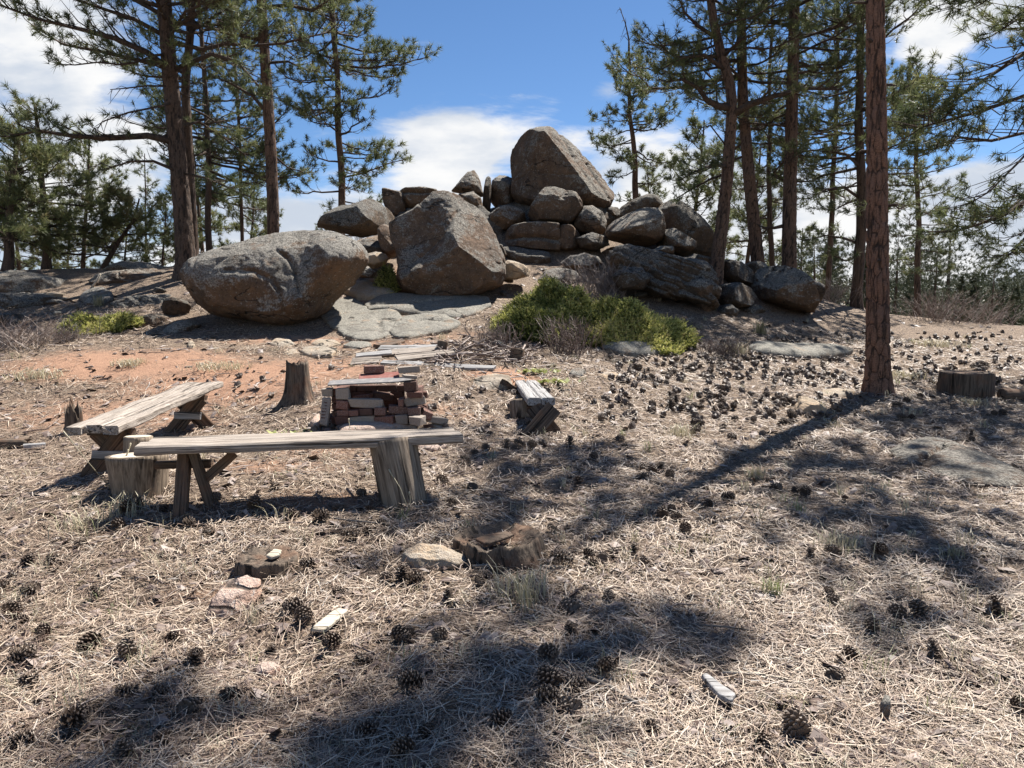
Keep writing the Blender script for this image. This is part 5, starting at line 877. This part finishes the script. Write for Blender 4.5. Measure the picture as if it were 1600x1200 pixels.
c = g3(at(105, 545, 11.5)[0], 11.5, 0); bare_shrub('low grey brush in front of the small flat juniper', c, .5, .28, 50, 55, .8)
c = g3(at(1475, 508, 17.2)[0], 17.2, 0); bare_shrub('tangle of leafless brush on the right-hand crest', c, 1.6, .75, 150, 56, .4)
c = g3(at(1550, 508, 17.4)[0], 17.4, 0); bare_shrub('thinner leafless brush on the crest nearest the right border', c, 1.0, .5, 70, 57, .45)
c = g3(at(1300, 478, 19)[0], 19, 0); bare_shrub('grey leafless thicket behind the large isolated boulder', c, 1.0, .7, 80, 58, .7)
c = g3(at(575, 320, 21)[0], 21, 0); bare_shrub('leafless skyline shrub above the broad dark boulder', c, 1.1, 1.0, 60, 59, .85)
c = g3(at(1130, 552, 11.2)[0], 11.2, 0); bare_shrub('fringe of dead twigs at the right end of the juniper', c, .5, .3, 60, 60, .35)
c = g3(at(775, 535, 10.4)[0], 10.6, 0); bare_shrub('dead grey twigs under the left skirt of the juniper', c, .55, .4, 80, 61, .55)
def blades(mb, c, n, h, sp, rg, tint, w=.004, lean=.7):
    a = rg.rand(n) * 6.283; b = np.c_[rg.normal(0, sp * .4, n), rg.normal(0, sp * .4, n), np.full(n, -.01)] + c; hh = h * rg.uniform(.5, 1.1, n); o_ = np.c_[np.cos(a), np.sin(a), a * 0] * (hh * lean * rg.uniform(.2, 1.1, n))[:, None]; sd = np.c_[np.sin(a), -np.cos(a), a * 0] * w / 2
    m1 = b + o_ * .35 + np.c_[a * 0, a * 0, hh * .65]; e = b + o_ + np.c_[a * 0, a * 0, hh * .85]; V = np.stack([b - sd, b + sd, m1 + sd * .8, m1 - sd * .8, e], 1).reshape(-1, 3); k = np.arange(n) * 5
    mb.add(V, np.stack([k, k + 1, k + 2, k + 3], -1), np.stack([k + 3, k + 2, k + 4], -1), np.repeat(np.clip(tint + rg.normal(0, .15, n), 0, 1), 5))
rg = np.random.RandomState(61)
for px, py, n, h, sp, tn, q in [(1187, 522, 90, .3, .12, .15, 'rust-tinged upright grass clump on the slope right of the juniper'), (816, 940, 120, .2, .16, .45, 'wide blonde grass clump in shade in front of the hollow stump'), (1206, 928, 80, .11, .07, .9, 'greenish tuft of grass alone on sunlit needles'), (1312, 858, 120, .14, .17, .55, 'pale sprawling grass tuft just above the trio of cones'), (1062, 682, 110, .16, .15, .6, 'blonde grass clump beside the tree shadow'),
                            (345, 575, 170, .22, .5, .6, 'large mat of grey-blonde grass on the left dirt'), (205, 570, 110, .2, .28, .6, 'smaller grey-blonde grass mat left of the large one'), (60, 590, 130, .25, .4, .55, 'grass mat at the left border behind the splintered stump'), (1150, 552, 110, .22, .2, .5, 'sprawling dead grass at the left tip of the long pale slab'), (1180, 745, 70, .12, .1, .5, 'grass tuft in front of the broad cracked slab'), (1275, 640, 60, .15, .15, .6, 'grass at the base of the tan wedge stone'),
                            (620, 770, 70, .17, .1, .9, 'greenish grass tuft at the foot of the log support'), (200, 800, 90, .15, .2, .6, 'fine grass around the short peeled log'), (1450, 540, 160, .25, .7, .55, 'pale bunchgrass beyond the thick right pine'), (1405, 590, 120, .22, .4, .5, 'pale bunchgrass between the thick right pine and the log'), (1520, 632, 60, .2, .25, .5, 'grass blades in front of the broad grey stump'), (155, 478, 60, .3, .1, .2, 'reddish grass clump on the low domed rock'),
                            (1245, 800, 40, .1, .08, .9, 'small green tuft in sunlight below the tree shadow'), (1490, 870, 50, .09, .06, .3, 'reddish little grass tuft near the right border'), (125, 830, 90, .15, .2, .6, 'pale grass at the end of the bench shadow')]:
    f = on_ground(px, py); mb = MB(); blades(mb, np.zeros(3), n if sp < .22 else int(n * 1.6), h if sp < .22 else h * .6, sp, rg, tn, w=.0035 + .0006 * f[1], lean=.7 if sp < .22 else 1.7); tag(link('grass_tuft' if sp < .22 else 'grass_mat', mb.mesh('grass_tuft', False), M_GRASS, loc=f), q, 'grass tuft', kind=None if sp < .16 else 'stuff')
for px, py, hs, q in [(182, 770, (.45, .34, .25, .3, .22), 'tall dry grass stalks rising past the short peeled log'), (640, 797, (.24, .12), 'single dry stalk in front of the log support'), (1185, 815, (.13, .1, .12), 'little dead branching stem in the sunlit needles'), (545, 690, (.2, .12), 'dry stalk at the front left of the fire pit')]:
    f = on_ground(px, py); mb = MB()
    for k, h in enumerate(hs): e = np.array([rg.normal(0, .35 * h), rg.normal(0, .2 * h), h]); mb.add(*tube([(0, 0, -.02), e * .5 + rg.normal(0, .01, 3), e], [.004, .003, .002], 4), a=.6); mb.add(*tube([e * .82, e * 1.02], [.004, .006], 5), a=.7)
    tag(link('dry_stalk', mb.mesh('dry_stalk'), M_GRASS, loc=f), q, 'dry stalk')
for px, py, n, q in [(838, 582, 60, 'yellow-green leafy weeds beside the flat hearth stone'), (868, 598, 30, 'smaller leafy weed patch nearer the low bench'), (462, 680, 24, 'little yellow leafy weed beside the nearest bench')]:
    f = on_ground(px, py); mb = MB()
    for i in range(n): b0 = np.array([rg.normal(0, .14), rg.normal(0, .1), 0]); a = rg.rand() * 6.28; dv = np.array([math.cos(a), math.sin(a), .6]) * rg.uniform(.05, .1); sd = np.array([-dv[1], dv[0], 0]) * .32; mb.add([b0, b0 + dv * .5 + sd, b0 + dv, b0 + dv * .5 - sd], [[0, 1, 2, 3]], None, rg.rand())
    tag(link('leafy_weed', mb.mesh('leafy_weed', False), M_FLEAF, loc=f), q, 'weed')

# ------------------------------------------------------------------ pine cones
def cone_mesh(seed, L=.092, Rm=.038, open_=1.0):
    rg = np.random.RandomState(seed); mb = MB(); n = 78; mb.add(*tube([(0, 0, 0), (0, 0, L * .5), (0, 0, L * .96)], [Rm * .35, Rm * .4, Rm * .12], 6), a=.05)
    for i in range(n):
        t = (i + .5) / n; a = i * 2.39996; er = np.array([math.cos(a), math.sin(a), 0]); et = np.array([-er[1], er[0], 0]); ez = np.array([0, 0, 1.]); R_ = Rm * (math.sin(math.pi * min(1, .18 + .80 * t)) ** .6) * rg.uniform(.92, 1.08)
        el = rad(-12 + 85 * t ** 1.2 + rg.normal(0, 6)) * (.6 + .4 * open_); dv = er * math.cos(el) + ez * math.sin(el); b0 = ez * L * (.02 + .92 * t) + er * .004; w = .0105 * (1 - .45 * t); tip = b0 + dv * R_; nu = ez * math.cos(el) - er * math.sin(el)
        V = [b0 - et * w * .4, b0 + et * w * .4, b0 + dv * R_ * .75 + et * w, tip + et * w * .55 + nu * .002, tip - et * w * .55 + nu * .002, b0 + dv * R_ * .75 - et * w, tip - nu * .0055]
        mb.add(V, [[0, 1, 2, 5], [5, 2, 3, 4]], [[4, 3, 6], [2, 6, 3], [5, 4, 6]], [.05, .05, .4, .95, .95, .4, .35])
    return mb.mesh('pine_cone', False)
CM = [cone_mesh(i, (.088, .10, .078, .092)[i], (.040, .037, .041, .034)[i], (1, .8, 1.1, .6)[i]) for i in range(4)]
for m_ in CM: m_.materials.append(M_CONE)
crg = np.random.RandomState(77); NC = [0]; used = []
def cone(px, py, q, g='pine cones scattered on the needles', s=1., stand=None):
    f = on_ground(px, py)
    if f[1] > 24: return
    o = bpy.data.objects.new('pine_cone', CM[crg.randint(4)]); COL.objects.link(o); st = crg.rand() < .13 if stand is None else stand; k = s * crg.uniform(.66, 1.12); sq = crg.uniform(.78, 1.1)
    tilt = crg.normal(0, .35) if st else math.pi / 2 + crg.normal(0, .3); o.rotation_euler = (tilt, crg.rand() * .4, crg.rand() * 6.28); o.scale = (k, k * sq, k * crg.uniform(.8, 1.0)); z = f[2] + (.01 if st else .036 * k)
    o.location = (f[0], f[1], z); tag(o, q, 'pine cone', g); o['spot_x'], o['spot_y'] = px, py; NC[0] += 1
S1 = [(1268, 872, 'left one of three separate cones on the sunlit needles'), (1306, 870, 'middle one of three separate cones on the sunlit needles'), (1371, 868, 'right one of three separate cones on the sunlit needles'), (1185, 1158, 'dark cone with pale scale tips nearest the bottom edge, beside its shaded neighbour'), (1250, 1160, 'shaded cone right of the pale-tipped bottom-edge cone'),
      (1300, 1070, 'dark cone below the pair of cones, half in shade'), (1335, 1037, 'broken-looking cone between two other cones at lower right'), (1363, 995, 'wide-open cone just left of the double cone at lower right'), (1402, 965, 'cone of a double, farther one, at lower right'), (1410, 985, 'cone of a double, nearer one, at lower right'), (1440, 970, 'cone touching the right side of the double cone'), (1463, 1027, 'lone cone casting shadow on needles at lower right'),
      (1304, 948, 'round cone in mid-right needles with another just behind it'), (1294, 930, 'cone just behind the round cone in mid-right needles'), (153, 938, 'upright oval cone alone left of the pink stone'), (108, 1138, 'big dark cone with white edge in the lower left corner'), (290, 1120, 'brown open cone behind the largest lower left cone'), (266, 1162, 'largest speckled cone at the bottom, left of centre'), (265, 1005, 'tall dark cone in sunlit needles below the pink stone'),
      (420, 1027, 'standing cone above a reddish stone'), (472, 968, 'dark cone beside the rectangular pale wood offcut'), (526, 1012, 'small lying cone just below the rectangular pale wood offcut'), (556, 1040, 'cone at the left rim of the near tree shadow'), (700, 938, 'small standing cone in needles below the tan stone'), (893, 992, 'long dark cone standing on end in the near shade'), (898, 962, 'grey cone leaning behind the long dark upright cone'), (317, 840, 'pale lying cone in front of the nearest bench'), (118, 858, 'grey lying cone at the end of the bench shadow'),
      (990, 866, 'upright cone right of the hollow stump cluster'), (1011, 886, 'cone lowest of the cluster right of the hollow stump'), (1050, 798, 'top cone of the tight heap in sunlit needles'), (1036, 812, 'left cone of the tight heap in sunlit needles'), (1060, 812, 'middle cone of the tight heap in sunlit needles'), (1070, 832, 'lowest cone of the tight heap in sunlit needles')]
for px, py, q in S1: cone(px, py, q, stand=(py in (872, 938, 1027, 992, 866)))
LAB = {'fg': 'weathered dark cone lying among needles at the front left', 'bench': 'dark cone in the shade under and around the nearest bench', 'mid': 'dark cone in the broken shade right of the low bench', 'slope': 'small dark cone among many strewn on the slope left of the thick pine', 'right': 'small dark cone among many strewn on the slope beyond the thick pine', 'near': 'shaded cone among the near needles at bottom centre', 'st': 'dark cone in the loose cluster around the hollow stump'}
for z_, L_ in {'fg': [(205, 1035), (215, 1087), (70, 993), (25, 980), (90, 878), (75, 890), (15, 905), (12, 922), (40, 888), (60, 930), (20, 1040), (300, 1040), (150, 1010), (60, 1070), (50, 1165), (240, 1090), (350, 1100), (470, 955), (10, 960), (200, 1190)], 'bench': [(145, 830), (195, 805), (218, 795), (395, 800), (450, 810), (520, 800), (560, 775), (575, 800), (615, 790), (330, 790), (290, 825), (690, 755), (180, 830), (262, 800), (495, 815), (640, 745), (740, 768), (700, 790), (425, 765)],
               'mid': [(745, 712), (790, 703), (805, 705), (820, 700), (835, 703), (760, 705), (735, 722), (1000, 737), (1020, 744), (1045, 744), (1030, 736), (1010, 750), (905, 762), (940, 660), (965, 690), (890, 700), (925, 720), (885, 655), (980, 700), (1110, 790), (1130, 785), (1240, 772), (1255, 776), (1220, 770)],
               'st': [(960, 872), (930, 886), (895, 886), (940, 880), (915, 870), (880, 870), (765, 908), (750, 912), (630, 908), (600, 912), (490, 888), (590, 825), (575, 835), (560, 845), (955, 942), (870, 832), (640, 912), (520, 930)],
               'near': [(850, 1030), (655, 1078), (840, 1102), (705, 1115), (885, 1078), (660, 1160), (620, 1000), (645, 1000), (690, 1000), (590, 1150), (900, 1120), (770, 1140), (1030, 1150), (640, 1180), (870, 1085), (1590, 1108), (940, 1055), (1560, 960)]}.items():
    for px, py in L_: cone(px, py, LAB[z_])
LM = [((362, 938), 'the pink stone'), ((408, 875), 'the small sawn stump'), ((780, 845), 'the hollow stump'), ((680, 870), 'the tan loaf stone'), ((515, 985), 'the pale wood offcut'), ((632, 750), "the nearest bench's log stump"), ((300, 770), "the nearest bench's crossed legs"), ((845, 650), 'the low end-on bench'), ((1120, 1095), 'the tapered grey bark piece'), ((1480, 725), 'the broad cracked slab'), ((960, 1095), 'the knobbly grey stick'), ((215, 740), 'the upright log round'), ((1060, 815), 'the tight heap of cones'), ((895, 985), 'the long upright cone'), ((265, 1160), 'the largest speckled cone'), ((153, 938), 'the upright oval cone')]
ORD = ['nearest', 'second nearest', 'third nearest', 'fourth nearest', 'fifth nearest', 'sixth nearest', 'seventh nearest', 'eighth nearest', 'ninth nearest', 'tenth nearest', 'eleventh nearest', 'twelfth nearest']; byk = {}
for o in [o for o in COL.objects if o.name.startswith('pine_cone')][len(S1):]:
    px, py = o['spot_x'], o['spot_y']; k = min(LM, key=lambda c: (c[0][0] - px) ** 2 + 2.5 * (c[0][1] - py) ** 2); dx, dy = px - k[0][0], py - k[0][1]; w_ = ('right of ' if dx > 0 else 'left of ') if abs(dx) > 1.3 * abs(dy) else ('in front of ' if dy > 0 else 'behind ')
    byk.setdefault(w_ + k[1], []).append((math.hypot(dx, dy), o))
for k, L_ in byk.items():
    for i, (_, o) in enumerate(sorted(L_, key=lambda c: c[0])): o['label'] = 'dark pine cone ' + k + ', ' + ORD[min(i, 11)] + ' to it'
def zone(z_, n, poly, s=1., clump=.5):
    P = np.array(poly, float); lo, hi = P.min(0), P.max(0); k = 0; last = None
    while k < n:
        if last is not None and crg.rand() < clump: c_ = last + crg.normal(0, 9, 2) * [1, .5]
        else: c_ = crg.uniform(lo, hi)
        ins = False; j = len(P) - 1
        for i in range(len(P)):
            if (P[i][1] > c_[1]) != (P[j][1] > c_[1]) and c_[0] < (P[j][0] - P[i][0]) * (c_[1] - P[i][1]) / (P[j][1] - P[i][1]) + P[i][0]: ins = not ins
            j = i
        if ins: cone(c_[0], c_[1], LAB[z_], s=s); k += 1; last = c_
        else: last = None
zone('slope', 105, [(930, 575), (1060, 560), (1180, 560), (1345, 560), (1345, 625), (1240, 665), (1100, 660), (960, 640)]); zone('slope', 22, [(1040, 625), (1240, 640), (1230, 690), (1080, 690)]); zone('right', 36, [(1400, 560), (1600, 570), (1600, 600), (1480, 610), (1400, 640)]); zone('right', 8, [(1400, 640), (1600, 640), (1590, 690), (1350, 700)])
LM2 = [((1262, 632), 'the tan wedge stone'), ((1305, 615), 'the flat pale stone'), ((1250, 552), 'the long pale slab'), ((1372, 600), 'the foot of the thick pine'), ((990, 548), 'the white-streaked rock'), ((900, 583), 'the oval grey stone'), ((1530, 605), 'the broad grey stump'), ((1480, 720), 'the broad cracked slab'), ((1062, 680), 'the blonde grass clump')]; byk = {}
for o in [o for o in COL.objects if o.name.startswith('pine_cone') and o['label'].startswith('small dark')]:
    px, py = o['spot_x'], o['spot_y']; k = min(LM2, key=lambda c: (c[0][0] - px) ** 2 + 2.5 * (c[0][1] - py) ** 2); dx, dy = px - k[0][0], py - k[0][1]; w_ = ('right of ' if dx > 0 else 'left of ') if abs(dx) > 1.3 * abs(dy) else ('in front of ' if dy > 0 else 'behind ')
    byk.setdefault(w_ + k[1], []).append((math.hypot(dx, dy), o))
for k, L_ in byk.items():
    for i, (_, o) in enumerate(sorted(L_, key=lambda c: c[0])[:6]): o['label'] = 'small dark cone ' + k + ', ' + ORD[i] + ' to it'
for o in COL.objects:
    if 'spot_x' in o: del o['spot_x'], o['spot_y']
mb = MB(); rgc = np.random.RandomState(4); src = [np.array([v.co[:] for v in m_.vertices]) for m_ in CM]     # the many smaller-looking ones farther back
def simple_cone(P, k):
    th = rgc.rand() * 6.28; D, Fc = ico(2); V = D * [.036 * k, .036 * k, .045 * k] * (1 + .35 * rgc.uniform(-1, 1, (len(D), 1))); a = rgc.rand() * 1.5; V = V @ np.array([[1, 0, 0], [0, math.cos(a), -math.sin(a)], [0, math.sin(a), math.cos(a)]]); mb.add(V + P, None, Fc, np.clip(.25 + .35 * rgc.normal(0, 1, len(V)), 0, 1))
for i in range(620):
    px, py = (rgc.uniform(940, 1340), rgc.uniform(560, 660)) if i >= 420 else (rgc.uniform(960, 1600), rgc.uniform(515, 600)) if i < 330 else (rgc.uniform(300, 1000), rgc.uniform(560, 700)); 
    if i < 330 and py < 520 + max(0, (1250 - px)) * .12: continue
    if i >= 330 and rgc.rand() < (.6 if i < 420 else .25): continue
    f = on_ground(px, py)
    if f[1] < 22: simple_cone(f + [0, 0, .03], rgc.uniform(.8, 1.15))
tag(link('far_pine_cones', mb.mesh('far_pine_cones', False), M_CONE), 'scatter of small far pine cones over the upper slope', kind='stuff')

# ------------------------------------------------------------------ needle litter, chips and thin grass
rg = np.random.RandomState(91)
N_ = 150000; y = 1.9 * (14.5 / 1.9) ** rg.rand(N_); x = rg.uniform(-1, 1, N_) * (.74 * y + .35); cl = vnoise(np.c_[x / .35, y / .35, x * 0]); stone = np.zeros(N_, bool)
for a_, b_, ra_, rb_ in FOOT: stone |= ((x - a_) / ra_) ** 2 + ((y - b_) / rb_) ** 2 < .9 * rg.uniform(.75, 1, N_)
stone &= rg.rand(N_) > .11
keep = ~stone & (rg.rand(N_) > 1.0 * dirt(x, y) + .35 * sstep(vnoise(np.c_[x / 1.1 + 9, y / 1.1, x * 0]), .6, .8)) & (rg.rand(N_) < .35 + 1.1 * cl); x, y = x[keep], y[keep]; n = len(x)
a = 6.283 * (vnoise(np.c_[x / .5 + 40, y / .5, x * 0]) * 1.2) + rg.normal(0, 1.0, n); L = rg.uniform(.06, .165, n) * np.where(y > 6, 1.25, 1); w = (.0009 + .00052 * y) * rg.uniform(.5, 1.6, n); cv = rg.normal(0, .9, n); s = np.array([-.5, -.17, .17, .5])
hh = rg.rand(n) ** 2 * .035 + .004; pit_ = rg.normal(0, .13, n); g0 = gz(x, y); e_ = .04; gxx = (gz(x + e_, y) - g0) / e_; gyy = (gz(x, y + e_) - g0) / e_
PX = []; 
for si in s:
    aa = a + cv * si; xx = si * L * np.cos(a + cv * si * .5); yy = si * L * np.sin(a + cv * si * .5); zz = g0 + xx * gxx + yy * gyy + hh + np.maximum(pit_ * si * L, -hh * .5) + .02 * np.abs(cv) * (si ** 2) ; nxv = -np.sin(aa) * w / 2; nyv = np.cos(aa) * w / 2
    PX.append(np.stack([x + xx - nxv, y + yy - nyv, zz], -1)); PX.append(np.stack([x + xx + nxv, y + yy + nyv, zz + w * rg.uniform(-.5, .5, n)], -1))
V = np.stack(PX, 1).reshape(-1, 3); k = np.arange(n)[:, None] * 8; nr_ = k[y < 4.5]; fr_ = k[y >= 4.5]; Q = np.concatenate([nr_ + [[0, 2, 3, 1]], nr_ + [[2, 4, 5, 3]], nr_ + [[4, 6, 7, 5]], fr_ + [[0, 2, 3, 1]], fr_ + [[2, 6, 7, 3]]], 0)
tn = np.clip(.13 + .85 * rg.beta(1.35, 1.6, n) + .25 * (cl[keep] - .5), 0, 1); tn = np.where(rg.rand(n) < .14, rg.rand(n) * .2, tn)
tag(link('needle_litter', mesh_from('needle_litter', V, Q, None, np.repeat(tn, 8), False), M_LITTER), 'loose layer of dry fallen pine needles over the whole clearing', kind='stuff')
n = 5200; y = 1.9 * (17 / 1.9) ** rg.rand(n); x = rg.uniform(-1, 1, n) * (.74 * y + .35); P = np.c_[x, y, gz(x, y) + .012]; a = rg.rand(n) * 6.283; l = rg.uniform(.008, .035, n) * (1 + y / 12); wd = l * rg.uniform(.25, .8, n); d1 = np.c_[np.cos(a), np.sin(a), rg.normal(0, .3, n)] * l[:, None]; d2 = np.c_[-np.sin(a), np.cos(a), rg.normal(0, .3, n)] * wd[:, None]; up = np.array([0, 0, .006])
V = np.stack([P - d1 - d2 * .6, P + d1 * .8 - d2, P + d1 + d2 * .7, P - d1 * .9 + d2, P + up * 2], 1).reshape(-1, 3); k = np.arange(n) * 5
T = np.concatenate([np.stack([k + i, k + (i + 1) % 4, k + 4], -1) for i in range(4)]); tag(link('bark_litter', mesh_from('bark_litter', V, None, T, np.repeat(np.where(rg.rand(n) < .7, rg.rand(n) * .35, .55 + .45 * rg.rand(n)), 5), False), M_STEM), 'flakes of bark and small chips among the needles', kind='stuff')
mb = MB(); n = 420
for i in range(n):
    y_ = 1.9 * (16 / 1.9) ** rg.rand(); x_ = rg.uniform(-1, 1) * (.74 * y_ + .35)
    if rg.rand() < float(dirt(np.array([x_]), np.array([y_]))[0]): continue
    blades(mb, g3(x_, y_), rg.randint(4, 22), rg.uniform(.04, .15), rg.uniform(.03, .12), rg, rg.choice([.5, .6, .7, .95], p=[.35, .3, .2, .15]), w=.0015 + .0006 * y_, lean=.9)
tag(link('thin_grass', mb.mesh('thin_grass', False), M_GRASS), 'thin dry grass growing up through the needles', kind='stuff')

mb = MB()
for i in range(1100):                                    # broken twigs lying in the duff
    y_ = 1.9 * (14 / 1.9) ** rg.rand(); x_ = rg.uniform(-1, 1) * (.74 * y_ + .35); l = rg.uniform(.03, .16) * (1 + y_ / 9); a_ = rg.rand() * 6.28; c = g3(x_, y_, .018); dv = np.array([math.cos(a_), math.sin(a_), rg.normal(0, .12)]) * l / 2; r_ = rg.uniform(.0015, .004) * (1 + y_ / 7)
    mb.add(*tube([c - dv, c + rg.normal(0, .006, 3), c + dv], [r_, r_, r_ * .6], 3, False), a=rg.choice([.1, .3, .6, .95]))
tag(link('twig_litter', mb.mesh('twig_litter'), M_STEM), 'broken twigs lying in the needles', kind='stuff')
